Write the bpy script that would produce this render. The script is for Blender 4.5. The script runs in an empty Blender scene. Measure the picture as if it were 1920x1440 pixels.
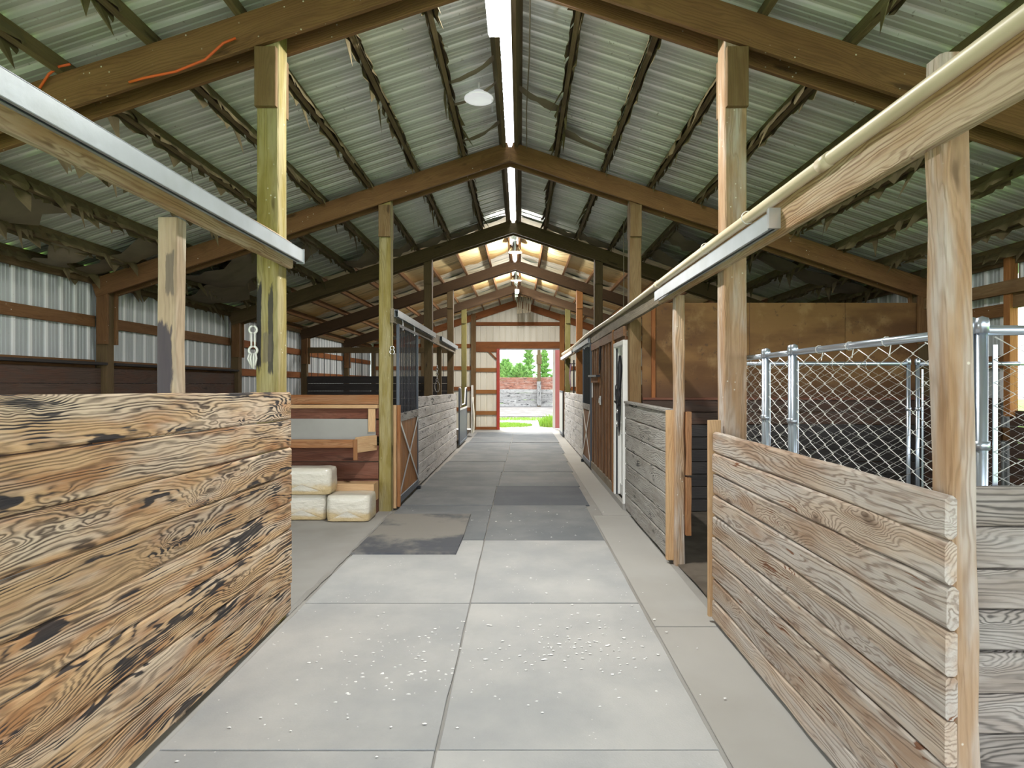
import bpy, bmesh, math, random
from mathutils import Vector, Matrix, noise as mnoise
C = bpy.context.scene.collection
S = bpy.context.scene
R = random.Random(7)
PI = math.pi

# ------------------------------------------------------------------ camera, sky, exposure
cam = bpy.data.objects.new('camera', bpy.data.cameras.new('camera'))
C.objects.link(cam)
cam.location = (0, 0, 1.63)
cam.rotation_euler = (PI / 2, 0, 0)
cam.data.sensor_width = 36
cam.data.lens = 36 * 1147 / 1920
cam.data.shift_x = -15 / 1920
cam.data.shift_y = 2 / 1920
cam.data.clip_start = 0.02
cam.data.clip_end = 500
S.camera = cam

W = bpy.data.worlds.new('world'); S.world = W; W.use_nodes = True
wn = W.node_tree.nodes; wl = W.node_tree.links
bg = wn['Background']
tc = wn.new('ShaderNodeTexCoord'); sep = wn.new('ShaderNodeSeparateXYZ'); rp = wn.new('ShaderNodeValToRGB')
wl.new(tc.outputs['Generated'], sep.inputs[0]); wl.new(sep.outputs['Z'], rp.inputs[0])
rp.color_ramp.elements[0].position = 0.0; rp.color_ramp.elements[0].color = (1.0, 0.99, 0.97, 1)
rp.color_ramp.elements[1].position = 0.6; rp.color_ramp.elements[1].color = (0.78, 0.9, 1.0, 1)
wl.new(rp.outputs[0], bg.inputs['Color'])
bg.inputs['Strength'].default_value = 2.1
sl = bpy.data.lights.new('sun', 'SUN'); sl.energy = 4.0; sl.angle = 0.3; sl.color = (1, 0.95, 0.86)
so = bpy.data.objects.new('sun', sl); C.objects.link(so); so.rotation_euler = (math.radians(-34), 0, math.radians(12))

S.view_settings.view_transform = 'Standard'
S.view_settings.look = 'None'
S.view_settings.gamma = 1
S.view_settings.use_curve_mapping = False
S.view_settings.exposure = 1.1
S.cycles.max_bounces = 8; S.cycles.diffuse_bounces = 6
S.cycles.sample_clamp_indirect = 6

# ------------------------------------------------------------------ material helpers
class NT:
    def __init__(s, name):
        s.m = bpy.data.materials.new(name); s.m.use_nodes = True
        s.n = s.m.node_tree.nodes; s.l = s.m.node_tree.links
        s.b = s.n['Principled BSDF']
    def new(s, t, **k):
        x = s.n.new(t)
        for a, v in k.items(): setattr(x, a, v)
        return x
    def put(s, sock, v):
        if isinstance(v, bpy.types.NodeSocket): s.l.new(v, sock)
        elif v is not None:
            if isinstance(v, (tuple, list)) and len(v) == 3 and sock.type == 'RGBA': v = (*v, 1)
            sock.default_value = v
    def math(s, op, a, b=None, c=None, clamp=False):
        x = s.new('ShaderNodeMath', operation=op, use_clamp=clamp)
        for i, v in enumerate((a, b, c)): s.put(x.inputs[i], v) if v is not None else None
        return x.outputs[0]
    def vmath(s, op, a, b=None):
        x = s.new('ShaderNodeVectorMath', operation=op); s.put(x.inputs[0], a)
        if b is not None: s.put(x.inputs[1], b)
        return x.outputs[0]
    def noise(s, v, scale=1, detail=3, rough=.55):
        x = s.new('ShaderNodeTexNoise'); s.put(x.inputs['Vector'], v)
        x.inputs['Scale'].default_value = scale; x.inputs['Detail'].default_value = detail; x.inputs['Roughness'].default_value = rough
        return x.outputs[0]
    def mix(s, f, a, b):
        x = s.new('ShaderNodeMix', data_type='RGBA'); s.put(x.inputs[0], f); s.put(x.inputs[6], a); s.put(x.inputs[7], b)
        return x.outputs[2]
    def smooth(s, v, a, b, lo=0., hi=1.):
        x = s.new('ShaderNodeMapRange', interpolation_type='SMOOTHSTEP'); s.put(x.inputs[0], v)
        for i, q in enumerate((a, b, lo, hi)): x.inputs[i + 1].default_value = q
        return x.outputs[0]
    def coord(s, rnd=True, which='Object'):
        v = s.new('ShaderNodeTexCoord').outputs[which]
        if rnd:
            o = s.new('ShaderNodeObjectInfo').outputs['Random']
            x = s.new('ShaderNodeCombineXYZ')
            for i, k in enumerate((37.1, 13.7, 53.3)): s.put(x.inputs[i], s.math('MULTIPLY', o, k))
            v = s.vmath('ADD', v, x.outputs[0])
        return v
    def rand(s): return s.new('ShaderNodeObjectInfo').outputs['Random']
    def bump(s, h, st=.3, d=.01):
        x = s.new('ShaderNodeBump'); x.inputs['Strength'].default_value = st; x.inputs['Distance'].default_value = d
        s.put(x.inputs['Height'], h); s.l.new(x.outputs[0], s.b.inputs['Normal'])
    def out(s, col, rough=.8, metal=0., spec=.3):
        s.put(s.b.inputs['Base Color'], col); s.put(s.b.inputs['Roughness'], rough); s.put(s.b.inputs['Metallic'], metal)
        s.b.inputs['Specular IOR Level'].default_value = spec
        return s.m

def wood(name, light, dark, rings=70, con=.7, knot=(1.7, 6, 5.), warp=3., burn=0., burncol=(.02, .02, .025),
         stain=None, samt=.5, pale=None, pamt=0., vary=.25, bump=.35, rough=.8, sharp=2.2, specks=0., marks=()):
    t = NT(name); v = t.coord()
    s3 = t.new('ShaderNodeSeparateXYZ'); t.put(s3.inputs[0], v)
    lo = t.noise(t.vmath('MULTIPLY', v, (.9, 5, 5)), 1, 2)
    vor = t.new('ShaderNodeTexVoronoi'); vor.inputs['Scale'].default_value = 1
    wob = t.noise(t.vmath('MULTIPLY', v, (6, 16, 16)), 1, 2)
    t.put(vor.inputs['Vector'], t.vmath('ADD', t.vmath('MULTIPLY', v, (knot[0], 1.5, knot[1])), t.vmath('MULTIPLY', wob, (.3, .3, .3))))
    d = vor.outputs['Distance']
    kb = t.math('POWER', t.smooth(d, .5, 0.), 1.6)
    ph = t.math('ADD', t.math('MULTIPLY', s3.outputs['Z'], rings), t.math('MULTIPLY', s3.outputs['Y'], rings * .7))
    ph = t.math('ADD', ph, t.math('MULTIPLY', lo, warp * 4))
    ph = t.math('ADD', ph, t.math('MULTIPLY', kb, knot[2]))
    ph = t.math('ADD', ph, t.math('MULTIPLY', wob, 1.2))
    ph = t.math('ADD', ph, t.math('MULTIPLY', t.noise(t.vmath('MULTIPLY', v, (.35, 34, 34)), 1, 2), 2.2))
    ring = t.math('POWER', t.math('ADD', t.math('MULTIPLY', t.math('SINE', t.math('MULTIPLY', ph, 2 * PI)), .5), .5), sharp)
    msk = t.noise(t.vmath('MULTIPLY', v, (1.6, 6, 9)), 1, 3)
    fine = t.noise(t.vmath('MULTIPLY', v, (9, 160, 160)), 1, 3)
    amt = t.math('MULTIPLY', ring, t.smooth(msk, .3, .65, con * .25, con))
    col = light
    col = t.mix(t.smooth(t.noise(t.vmath('MULTIPLY', v, (2.2, 9, 9)), 1, 4), .42, .66, 0, samt), col, stain or dark)
    if pale: col = t.mix(t.smooth(t.noise(t.vmath('MULTIPLY', v, (1.1, 7, 7)), 1.3, 4), .4, .65, 0, pamt), col, pale)
    col = t.mix(amt, col, dark)
    col = t.mix(t.smooth(d, .14, .04, 0, .8 if knot[2] else 0), col, tuple(c * .6 for c in dark))
    if burn:
        bz = t.noise(t.vmath('MULTIPLY', v, (2.4, 8, 12)), 1, 3)
        bz = t.math('ADD', bz, t.math('MULTIPLY', t.math('SUBTRACT', ring, .5), .10))
        col = t.mix(t.smooth(bz, .66 - burn * .12, .70 - burn * .1, 0, .93), col, burncol)
    col = t.mix(t.math('MULTIPLY', fine, .35), col, t.mix(.5, col, (0.03, .025, .02)))
    if specks:
        vs = t.new('ShaderNodeTexVoronoi'); vs.inputs['Scale'].default_value = 16; t.put(vs.inputs['Vector'], v)
        sm = t.math('MULTIPLY', t.smooth(vs.outputs['Distance'], .11, .06), t.smooth(t.noise(v, 5, 2), .5, .6, 0, specks))
        col = t.mix(sm, col, (.75, .72, .62))
    if marks:
        rc = t.new('ShaderNodeTexCoord').outputs['Object']; r3 = t.new('ShaderNodeSeparateXYZ'); t.put(r3.inputs[0], rc)
        edge = t.math('MULTIPLY', t.math('SUBTRACT', t.noise(t.vmath('MULTIPLY', rc, (9, 40, 40)), 1, 4), .5), 1.0)
        for (x0, hx, z0, hz, mc, ma) in marks:
            dx = t.math('DIVIDE', t.math('ABSOLUTE', t.math('SUBTRACT', r3.outputs['X'], x0)), hx)
            dz = t.math('DIVIDE', t.math('ABSOLUTE', t.math('SUBTRACT', r3.outputs['Z'], z0)), hz)
            dd = t.math('ADD', t.math('MAXIMUM', dx, dz), edge)
            col = t.mix(t.smooth(dd, 1.08, .88, 0, ma), col, mc)
    hv = t.new('ShaderNodeHueSaturation'); t.put(hv.inputs['Color'], col)
    t.put(hv.inputs['Value'], t.math('ADD', t.math('MULTIPLY', t.rand(), vary), 1 - vary * .5))
    t.bump(t.math('ADD', t.math('MULTIPLY', ring, -.6), t.math('MULTIPLY', fine, .6)), bump, .006)
    return t.out(hv.outputs[0], rough)

def plain(name, col, rough=.6, metal=0., var=.15, sc=6, bump=.0, dirt=None, damt=.5, spec=.4):
    t = NT(name); v = t.coord()
    n = t.noise(v, sc, 5)
    c = t.mix(t.math('MULTIPLY', n, var * 2), col, tuple(x * .55 for x in col))
    if dirt: c = t.mix(t.smooth(t.noise(v, sc * .4, 4), .45, .65, 0, damt), c, dirt)
    if bump: t.bump(t.noise(v, sc * 6, 4), bump, .005)
    return t.out(c, rough, metal, spec)

M = {}
# near partitions
M['burnt'] = wood('burnt_board', (.56, .37, .20), (.045, .028, .020), 50, .95, (1.1, 4.2, 6.5), 3.2, burn=.75, stain=(.33, .14, .05), samt=.8,
                  pale=(.64, .54, .42), pamt=.75, vary=.3, bump=.6, sharp=1.5)
M['bleached'] = wood('bleached_board', (.54, .44, .35), (.14, .085, .055), 46, .65, (1.5, 5, 6.5), 3.4, burn=.06, burncol=(.18, .07, .03), stain=(.30, .16, .08), samt=.6,
                     pale=(.54, .50, .46), pamt=.85, vary=.22, bump=.5, sharp=2.6)
M['grey_board'] = wood('grey_board', (.36, .34, .31), (.085, .078, .07), 56, .6, (1.2, 5, 5), 3., burn=.30, burncol=(.05, .05, .05), stain=(.26, .23, .2), samt=.5,
                       pale=(.46, .45, .43), pamt=.6, vary=.22, bump=.6)
M['grey_board_lit'] = wood('lit_grey_board', (.74, .73, .72), (.12, .11, .11), 40, .55, (1.2, 5, 5), 3., burn=.35, burncol=(.08, .08, .08), stain=(.44, .42, .40), samt=.5,
                       pale=(.84, .83, .83), pamt=.6, vary=.22, bump=.6)  # grey boards painted paler to carry the brightness of the far light
M['trough_grey'] = plain('dusty_grey_panel', (.36, .36, .34), .8, 0, .2, 3, dirt=(.26, .255, .24), damt=.6)
M['swirl'] = wood('swirled_grey_board', (.34, .30, .27), (.05, .045, .042), 52, .85, (2.0, 6, 9), 4., stain=(.2, .16, .13), samt=.6, pale=(.44, .42, .4), pamt=.5, vary=.3, bump=.6)
M['ledge_edge'] = wood('pale_lumber', (.60, .40, .22), (.34, .19, .09), 60, .4, (1.2, 5, 2), 2, stain=(.5, .27, .12), samt=.4, vary=.15)
M['rail'] = wood('rail_lumber', (.44, .30, .17), (.16, .075, .03), 60, .75, (1., 5, 4), 2.4, stain=(.33, .17, .07), samt=.6, pale=(.58, .48, .36), pamt=.6, vary=.1)
M['rail_grey'] = wood('weathered_rail_lumber', (.26, .22, .16), (.09, .07, .045), 66, .6, (1., 5, 3), 2.4, stain=(.15, .11, .07), samt=.6, vary=.1)
M['post_olive'] = wood('olive_post', (.30, .245, .085), (.14, .105, .03), 34, .35, (1.2, 6, 2), 2, stain=(.22, .17, .035), samt=.75, pale=(.44, .40, .25), pamt=.5, vary=.12, specks=.5, bump=.5)
M['post_worn'] = wood('worn_olive_post', (.33, .27, .095), (.15, .11, .03), 34, .35, (1.2, 6, 2), 2, stain=(.22, .17, .03), samt=.8, pale=(.46, .41, .26), pamt=.5, vary=.05, specks=.7, bump=.6,
    marks=[(-.05, .30, -.062, .022, (.018, .018, .026), .95), (-.08, .30, .022, .018, (.04, .038, .042), .88), (-.2, .10, .0, .03, (.13, .11, .09), .6)])
M['post_pale'] = wood('scuffed_post', (.42, .28, .17), (.19, .115, .06), 34, .4, (1.2, 6, 2), 2, stain=(.32, .18, .085), samt=.7, pale=(.52, .48, .44), pamt=.8, vary=.1, specks=.7, bump=.6)
M['post_scuff'] = wood('blackened_post', (.46, .35, .24), (.2, .14, .09), 34, .4, (1.2, 6, 2), 2, stain=(.33, .24, .16), samt=.6, pale=(.56, .50, .42), pamt=.7, vary=.05,
    marks=[(.48, .22, -.012, .04, (.045, .04, .06), .9), (.95, .10, .015, .02, (.10, .085, .075), .7)])
M['post_brown'] = wood('brown_post', (.19, .115, .05), (.09, .05, .02), 40, .4, (1.2, 6, 2), 2, stain=(.15, .08, .03), samt=.6, pale=(.30, .22, .12), pamt=.4, vary=.15)
M['post_dark'] = wood('dark_post', (.14, .095, .045), (.06, .04, .02), 40, .4, (1.2, 6, 2), 2, stain=(.10, .07, .03), samt=.6, vary=.15)
M['post_orange'] = wood('orange_post', (.36, .16, .05), (.19, .075, .022), 40, .4, (1.2, 6, 2), 2, stain=(.28, .115, .035), samt=.6, vary=.15)
M['rafter'] = wood('rafter_lumber', (.21, .105, .042), (.085, .04, .016), 50, .45, (1., 5, 2), 2.4, stain=(.14, .066, .026), samt=.6, vary=.2, pale=(.28, .16, .07), pamt=.3, specks=.8)
M['rafter_dark'] = wood('dark_rafter_lumber', (.075, .042, .019), (.035, .019, .009), 50, .45, (1., 5, 2), 2.4, stain=(.06, .034, .016), samt=.6, vary=.2)
M['post_olive_dark'] = wood('dark_olive_post', (.15, .13, .042), (.08, .065, .02), 34, .35, (1.2, 6, 2), 2, stain=(.11, .095, .022), samt=.7, vary=.1)  # darker version of the olive post colour
M['rafter_red'] = wood('red_rafter_lumber', (.30, .11, .035), (.14, .05, .016), 50, .45, (1., 5, 2), 2.4, stain=(.2, .07, .024), samt=.6, vary=.2)
M['purlin'] = wood('purlin_lumber', (.20, .15, .075), (.07, .05, .024), 46, .5, (1., 5, 2), 2., stain=(.12, .088, .045), samt=.6, vary=.25)
M['kick'] = wood('dark_kick_board', (.085, .058, .045), (.03, .02, .016), 46, .5, (1., 5, 2), 2., stain=(.11, .05, .03), samt=.6, vary=.3)
M['black_board'] = wood('black_board', (.045, .042, .042), (.015, .014, .014), 46, .5, (1., 5, 1), 2., stain=(.06, .055, .052), samt=.5, vary=.3)
M['redboard'] = wood('red_brown_board', (.16, .058, .034), (.05, .02, .014), 46, .5, (1., 5, 3), 2.5, stain=(.10, .035, .022), samt=.6, pale=(.25, .13, .09), pamt=.4, vary=.3)
M['orange_board'] = wood('orange_board', (.31, .135, .05), (.15, .058, .022), 50, .5, (1., 5, 3), 2.5, stain=(.3, .11, .04), samt=.6, pale=(.46, .3, .18), pamt=.35, vary=.15)
M['siding_wood'] = wood('cedar_board', (.24, .115, .05), (.09, .042, .02), 60, .5, (1., 5, 2), 2.5, stain=(.16, .085, .05), samt=.6, pale=(.32, .23, .16), pamt=.45, vary=.35)
M['door_wood'] = wood('varnished_board', (.36, .155, .04), (.17, .065, .018), 70, .45, (.9, 5, 2), 2., stain=(.28, .11, .026), samt=.5, vary=.15, rough=.5)
M['fence_red'] = wood('red_fence_board', (.36, .15, .10), (.10, .05, .04), 12, .7, (1., 3, 3), 2.5, burn=.5, stain=(.5, .36, .3), samt=.5, vary=.4)
M['fence_grey'] = wood('grey_fence_board', (.40, .38, .36), (.10, .1, .1), 12, .7, (1., 3, 3), 2.5, burn=.5, stain=(.24, .22, .21), samt=.5, vary=.4)

def plywood(name):
    t = NT(name); v = t.coord()
    a = t.noise(t.vmath('MULTIPLY', v, (2.5, 2.5, .8)), 1, 5)
    b = t.noise(v, 3.2, 6, .65)
    c = t.mix(t.smooth(a, .38, .62), (.215, .115, .045), (.12, .058, .024))
    c = t.mix(t.smooth(b, .52, .72, 0, .55), c, (.33, .21, .10))
    sp = t.noise(v, 14, 4)
    c = t.mix(t.smooth(sp, .62, .70, 0, .6), c, (.08, .045, .03))
    r3 = t.new('ShaderNodeSeparateXYZ'); t.put(r3.inputs[0], t.new('ShaderNodeTexCoord').outputs['Object'])
    low = t.math('ADD', r3.outputs['X'], t.math('MULTIPLY', t.math('SUBTRACT', a, .5), .5))
    c = t.mix(t.smooth(low, -.28, -.58, 0, .75), c, (.075, .036, .022))          # manure splash along the foot of the sheet
    t.bump(b, .1)
    return t.out(c, .75)
M['plywood'] = plywood('stained_plywood')

def metal_sheet(name, col, dirt, metal, rough, damt=.5, streak=(12, 1, 1)):
    t = NT(name); v = t.coord()
    n = t.noise(t.vmath('MULTIPLY', v, streak), 1, 4)
    c = t.mix(t.smooth(n, .4, .7, 0, damt), col, dirt)
    sp = t.noise(v, 40, 2)
    c = t.mix(t.smooth(sp, .68, .74, 0, .5), c, tuple(x * .4 for x in dirt))
    return t.out(c, t.math('ADD', t.math('MULTIPLY', n, .2), rough - .1), metal, .5)
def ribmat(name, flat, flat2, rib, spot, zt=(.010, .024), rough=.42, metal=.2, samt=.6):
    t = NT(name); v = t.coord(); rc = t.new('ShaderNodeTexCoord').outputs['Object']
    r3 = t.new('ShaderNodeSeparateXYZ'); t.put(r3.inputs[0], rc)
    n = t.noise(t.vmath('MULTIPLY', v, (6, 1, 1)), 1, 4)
    flat_tone = t.mix(t.smooth(n, .35, .7), flat, flat2)                              # flats toned down, their shade painted as colour
    c = t.mix(t.smooth(r3.outputs['Z'], *zt), flat_tone, rib)                         # ribs painted paler for the light they catch
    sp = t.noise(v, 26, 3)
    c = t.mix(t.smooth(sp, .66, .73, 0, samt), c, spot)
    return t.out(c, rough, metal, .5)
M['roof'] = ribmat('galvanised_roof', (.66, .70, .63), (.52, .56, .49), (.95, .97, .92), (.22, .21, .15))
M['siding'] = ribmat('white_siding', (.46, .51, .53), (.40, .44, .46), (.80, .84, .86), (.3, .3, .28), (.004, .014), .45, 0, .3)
M['cream'] = metal_sheet('cream_siding', (.80, .77, .66), (.66, .62, .50), .0, .45, .5, (5, 5, .6))
M['galv'] = plain('galvanised_steel', (.72, .75, .78), .35, .8, .12, 8)
M['track'] = plain('track_steel', (.50, .55, .60), .45, .4, .35, 5, bump=.1, dirt=(.36, .39, .40), damt=.6)
M['kennel'] = plain('kennel_tube', (.55, .62, .72), .3, .85, .1, 8)
M['wire'] = plain('kennel_wire', (.86, .86, .83), .45, .5, .1, 20)
M['blacksteel'] = plain('black_steel', (.035, .038, .045), .4, .5, .1, 8)
M['slate'] = plain('slate_steel', (.11, .13, .16), .4, .6, .1, 8)
M['pvc'] = plain('aged_pipe', (.72, .62, .45), .45, 0, .12, 3, dirt=(.52, .42, .28), damt=.4)
M['white'] = plain('white_paint', (.82, .82, .80), .45, 0, .06, 5)
M['whitelamp'] = plain('white_enamel', (.85, .85, .86), .3, 0, .05, 5)
M['red'] = plain('red_paint', (.42, .045, .025), .5, 0, .15, 4, dirt=(.24, .03, .02), damt=.4)
M['pink'] = plain('faded_red_paint', (.62, .22, .22), .5, 0, .12, 3)
M['leather'] = plain('black_strap', (.015, .015, .018), .45, 0, .1, 20)
M['orange'] = plain('orange_cord', (.75, .13, .03), .5, 0, .1, 10)
M['rope'] = plain('tan_rope', (.50, .40, .24), .8, 0, .2, 40)
M['chrome'] = plain('chrome', (.85, .86, .88), .2, .9, .05, 10)
M['paper'] = plain('torn_paper', (.17, .135, .07), .85, 0, .4, 7, dirt=(.27, .22, .12), damt=.5)
M['papergrey'] = plain('dusty_paper', (.26, .22, .15), .85, 0, .4, 5, dirt=(.14, .11, .07), damt=.6)
M['concrete'] = plain('concrete', (.40, .39, .365), .85, 0, .14, 2.2, bump=.12, dirt=(.32, .305, .275), damt=.5)
M['concrete_dk'] = plain('worn_concrete', (.34, .33, .31), .85, 0, .16, 2.2, bump=.15, dirt=(.25, .235, .21), damt=.6)
M['soil'] = plain('stall_soil', (.10, .08, .06), .95, 0, .3, 5, bump=.6, dirt=(.17, .14, .11), damt=.6)
M['gravel'] = plain('gravel', (.30, .28, .26), .95, 0, .35, 9, bump=.6, dirt=(.20, .18, .17), damt=.6)
M['footing'] = plain('arena_footing', (.13, .115, .105), .95, 0, .4, 4, bump=.8, dirt=(.22, .2, .19), damt=.6)
M['lawn'] = plain('lawn', (.17, .34, .05), .95, 0, .35, 1.5, bump=.5, dirt=(.25, .38, .08), damt=.6)
M['blade'] = plain('grass_blade', (.30, .52, .07), .7, 0, .3, 8)
M['needle'] = plain('needle', (.42, .64, .26), .8, 0, .35, 1.2, dirt=(.55, .72, .34), damt=.6)
M['bark'] = plain('bark', (.12, .085, .055), .9, 0, .3, 8)
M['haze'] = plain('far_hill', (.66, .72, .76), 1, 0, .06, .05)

def mat_rubber(name, base, dust, damt, lo=.30, hi=.74):
    t = NT(name); v = t.coord()
    a = t.noise(v, 1.3, 6, .6); b = t.noise(v, 30, 2)
    c = t.mix(t.smooth(a, lo, hi, .1, damt), base, dust)
    vo = t.new('ShaderNodeTexVoronoi'); vo.inputs['Scale'].default_value = 26; t.put(vo.inputs['Vector'], v)
    patch = t.smooth(t.noise(v, 1.9, 3), .53, .62)
    fl = t.math('MULTIPLY', t.smooth(vo.outputs['Distance'], .15, .08), patch)
    fl = t.math('MULTIPLY', fl, t.smooth(t.noise(v, 9, 2), .5, .56))
    c = t.mix(t.math('MULTIPLY', fl, .0 if 'dark' in name else .85), c, (.85, .84, .8))
    vb = t.new('ShaderNodeTexVoronoi'); vb.inputs['Scale'].default_value = 95; t.put(vb.inputs['Vector'], v)
    t.bump(t.math('ADD', vb.outputs['Distance'], b), .25, .003)
    return t.out(c, .75, 0, .3)
M['mat_dusty'] = mat_rubber('dusty_rubber', (.32, .33, .335), (.47, .465, .45), .9)
M['mat_mid'] = mat_rubber('mid_rubber', (.125, .14, .155), (.24, .245, .245), .8)
M['mat_dark'] = mat_rubber('dark_rubber', (.06, .072, .092), (.125, .135, .15), .7)
M['mat_loose'] = mat_rubber('loose_dark_rubber', (.055, .062, .08), (.24, .225, .20), .95, .40, .56)

def insul():
    t = NT('stained_insulation')
    g = t.new('ShaderNodeTexCoord').outputs['Generated']; v = t.coord()
    s3 = t.new('ShaderNodeSeparateXYZ'); t.put(s3.inputs[0], g)
    wv = t.math('ADD', s3.outputs['X'], t.math('MULTIPLY', t.math('SUBTRACT', t.noise(v, 2.4, 4), .5), .25))
    c = t.mix(t.smooth(wv, .15, .6), (.84, .77, .54), (.80, .65, .34))
    c = t.mix(t.math('MULTIPLY', t.smooth(wv, .5, .82), .75), c, (.56, .31, .09))
    c = t.mix(t.smooth(wv, .855, .865), c, (.86, .80, .62))
    st = t.noise(t.vmath('MULTIPLY', v, (10, 1.2, 1.2)), 1, 4)
    c = t.mix(t.smooth(st, .50, .68, 0, .6), c, (.16, .12, .045))
    t.bump(st, .2)
    return t.out(c, .8)
M['insul'] = insul()

def translucent():
    t = NT('clear_ridge_panel')
    tr = t.new('ShaderNodeBsdfTranslucent'); tr.inputs['Color'].default_value = (.95, .97, 1, 1)
    tp = t.new('ShaderNodeBsdfTransparent')
    mx = t.new('ShaderNodeMixShader'); mx.inputs[0].default_value = .6
    t.l.new(tr.outputs[0], mx.inputs[1]); t.l.new(tp.outputs[0], mx.inputs[2])
    t.l.new(mx.outputs[0], t.n['Material Output'].inputs[0])
    return t.m
M['ridge'] = translucent()

def lampmat(name, col, st):
    t = NT(name); t.b.inputs['Emission Color'].default_value = (*col, 1); t.b.inputs['Emission Strength'].default_value = st
    return t.out(col, .5)
M['led'] = lampmat('led_diffuser', (.92, .96, 1), 14)
M['added_glow'] = lampmat('added_bulb_glow', (1, .95, .88), 3)  # glow added below the unlit reflector lamps
M['led_dim'] = lampmat('lit_shade', (.9, .91, .95), .22)

def bagmat():
    t = NT('wrapped_shavings'); v = t.coord()
    g = t.new('ShaderNodeTexCoord').outputs['Generated']
    s3 = t.new('ShaderNodeSeparateXYZ'); t.put(s3.inputs[0], g)
    n = t.noise(v, 60, 4, .7); w = t.noise(t.vmath('MULTIPLY', v, (3, 3, 6)), 2.2, 5, .6)
    c = t.mix(n, (.62, .50, .30), (.44, .32, .15))
    c = t.mix(t.smooth(t.math('ADD', s3.outputs['Z'], t.math('MULTIPLY', w, .5)), .45, .75), c, (.60, .57, .49))
    t.bump(w, .6, .035)
    t.b.inputs['Coat Weight'].default_value = .6; t.b.inputs['Coat Roughness'].default_value = .15
    return t.out(c, .4, 0, .5)
M['bag'] = bagmat()

# ------------------------------------------------------------------ object helpers
def thing(name, label, cat, loc=(0, 0, 0), group=None):
    o = bpy.data.objects.new(name, None); C.objects.link(o); o.location = loc
    o.empty_display_size = .1
    o['label'] = label; o['category'] = cat
    if group: o['group'] = group
    return o
def tag(o, label, cat, group=None):
    o['label'] = label; o['category'] = cat
    if group: o['group'] = group
    return o
def struct(name, loc=(0, 0, 0)):
    o = bpy.data.objects.new(name, None); C.objects.link(o); o.location = loc; o['kind'] = 'structure'
    return o
_off = {}
def base(p):
    v = Vector((0, 0, 0))
    while p is not None: v = v + Vector(p.location); p = p.parent
    return v
def link(name, me, mat, parent=None, mtx=None, smooth=False):
    """mtx is in world space; parents are never rotated"""
    if mat is not None and len(me.materials) == 0: me.materials.append(mat)
    o = bpy.data.objects.new(name, me); C.objects.link(o)
    if smooth: me.polygons.foreach_set('use_smooth', [True] * len(me.polygons))
    mtx = mtx.copy() if mtx is not None else Matrix()
    if parent is not None:
        o.parent = parent
        pm = pmat(parent)
        mtx = pm.inverted() @ mtx
    o.matrix_basis = mtx
    return o
def pmat(p):
    m = Matrix()
    chain = []
    while p is not None: chain.append(p); p = p.parent
    for q in reversed(chain): m = m @ q.matrix_basis
    return m
class MB:
    def __init__(s): s.v = []; s.f = []
    def box(s, x0, x1, y0, y1, z0, z1):
        b = len(s.v)
        s.v += [(x, y, z) for x in (x0, x1) for y in (y0, y1) for z in (z0, z1)]
        s.f += [tuple(b + i for i in q) for q in ((0, 1, 3, 2), (4, 6, 7, 5), (0, 4, 5, 1), (2, 3, 7, 6), (0, 2, 6, 4), (1, 5, 7, 3))]
        return s
    def tube(s, pts, r, n=6, caps=True, closed=False):
        pts = [Vector(p) for p in pts]; b = len(s.v); N = len(pts)
        ref = None
        for i, p in enumerate(pts):
            if closed: t = (pts[(i + 1) % N] - pts[i - 1])
            else: t = pts[min(i + 1, N - 1)] - pts[max(i - 1, 0)]
            t.normalize()
            if ref is None: ref = Vector((0, 0, 1)) if abs(t.z) < .9 else Vector((1, 0, 0))
            u = t.cross(ref).normalized(); w = u.cross(t); ref = w if not closed else ref
            rr = r[i] if isinstance(r, (list, tuple)) else r
            for k in range(n):
                a = 2 * PI * k / n
                s.v.append(tuple(p + u * math.cos(a) * rr + w * math.sin(a) * rr))
        for i in range(N if closed else N - 1):
            j = (i + 1) % N
            for k in range(n):
                s.f.append((b + i * n + k, b + i * n + (k + 1) % n, b + j * n + (k + 1) % n, b + j * n + k))
        if caps and not closed:
            s.f.append(tuple(b + k for k in reversed(range(n)))); s.f.append(tuple(b + (N - 1) * n + k for k in range(n)))
        return s
    def bar(s, a, b, w, h, up=(0, 0, 1)):
        a = Vector(a); b = Vector(b); x = (b - a).normalized(); z = Vector(up); z = (z - x * z.dot(x)).normalized(); y = z.cross(x)
        k = len(s.v)
        for p in (a, b):
            for dy, dz in ((-1, -1), (1, -1), (1, 1), (-1, 1)): s.v.append(tuple(p + y * dy * w / 2 + z * dz * h / 2))
        s.f += [tuple(k + i for i in q) for q in ((0, 3, 2, 1), (4, 5, 6, 7), (0, 1, 5, 4), (1, 2, 6, 5), (2, 3, 7, 6), (3, 0, 4, 7))]
        return s
    def lathe(s, prof, n=24, c=(0, 0, 0)):
        b = len(s.v)
        for r, z in prof:
            for k in range(n):
                a = 2 * PI * k / n; s.v.append((c[0] + r * math.cos(a), c[1] + r * math.sin(a), c[2] + z))
        for i in range(len(prof) - 1):
            for k in range(n):
                s.f.append((b + i * n + k, b + i * n + (k + 1) % n, b + (i + 1) * n + (k + 1) % n, b + (i + 1) * n + k))
        return s
    def mesh(s, name='m'):
        me = bpy.data.meshes.new(name); me.from_pydata(s.v, [], s.f); me.update(); return me
    def build(s, name, mat, parent=None, smooth=False): return link(name, s.mesh(name), mat, parent, None, smooth)

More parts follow.
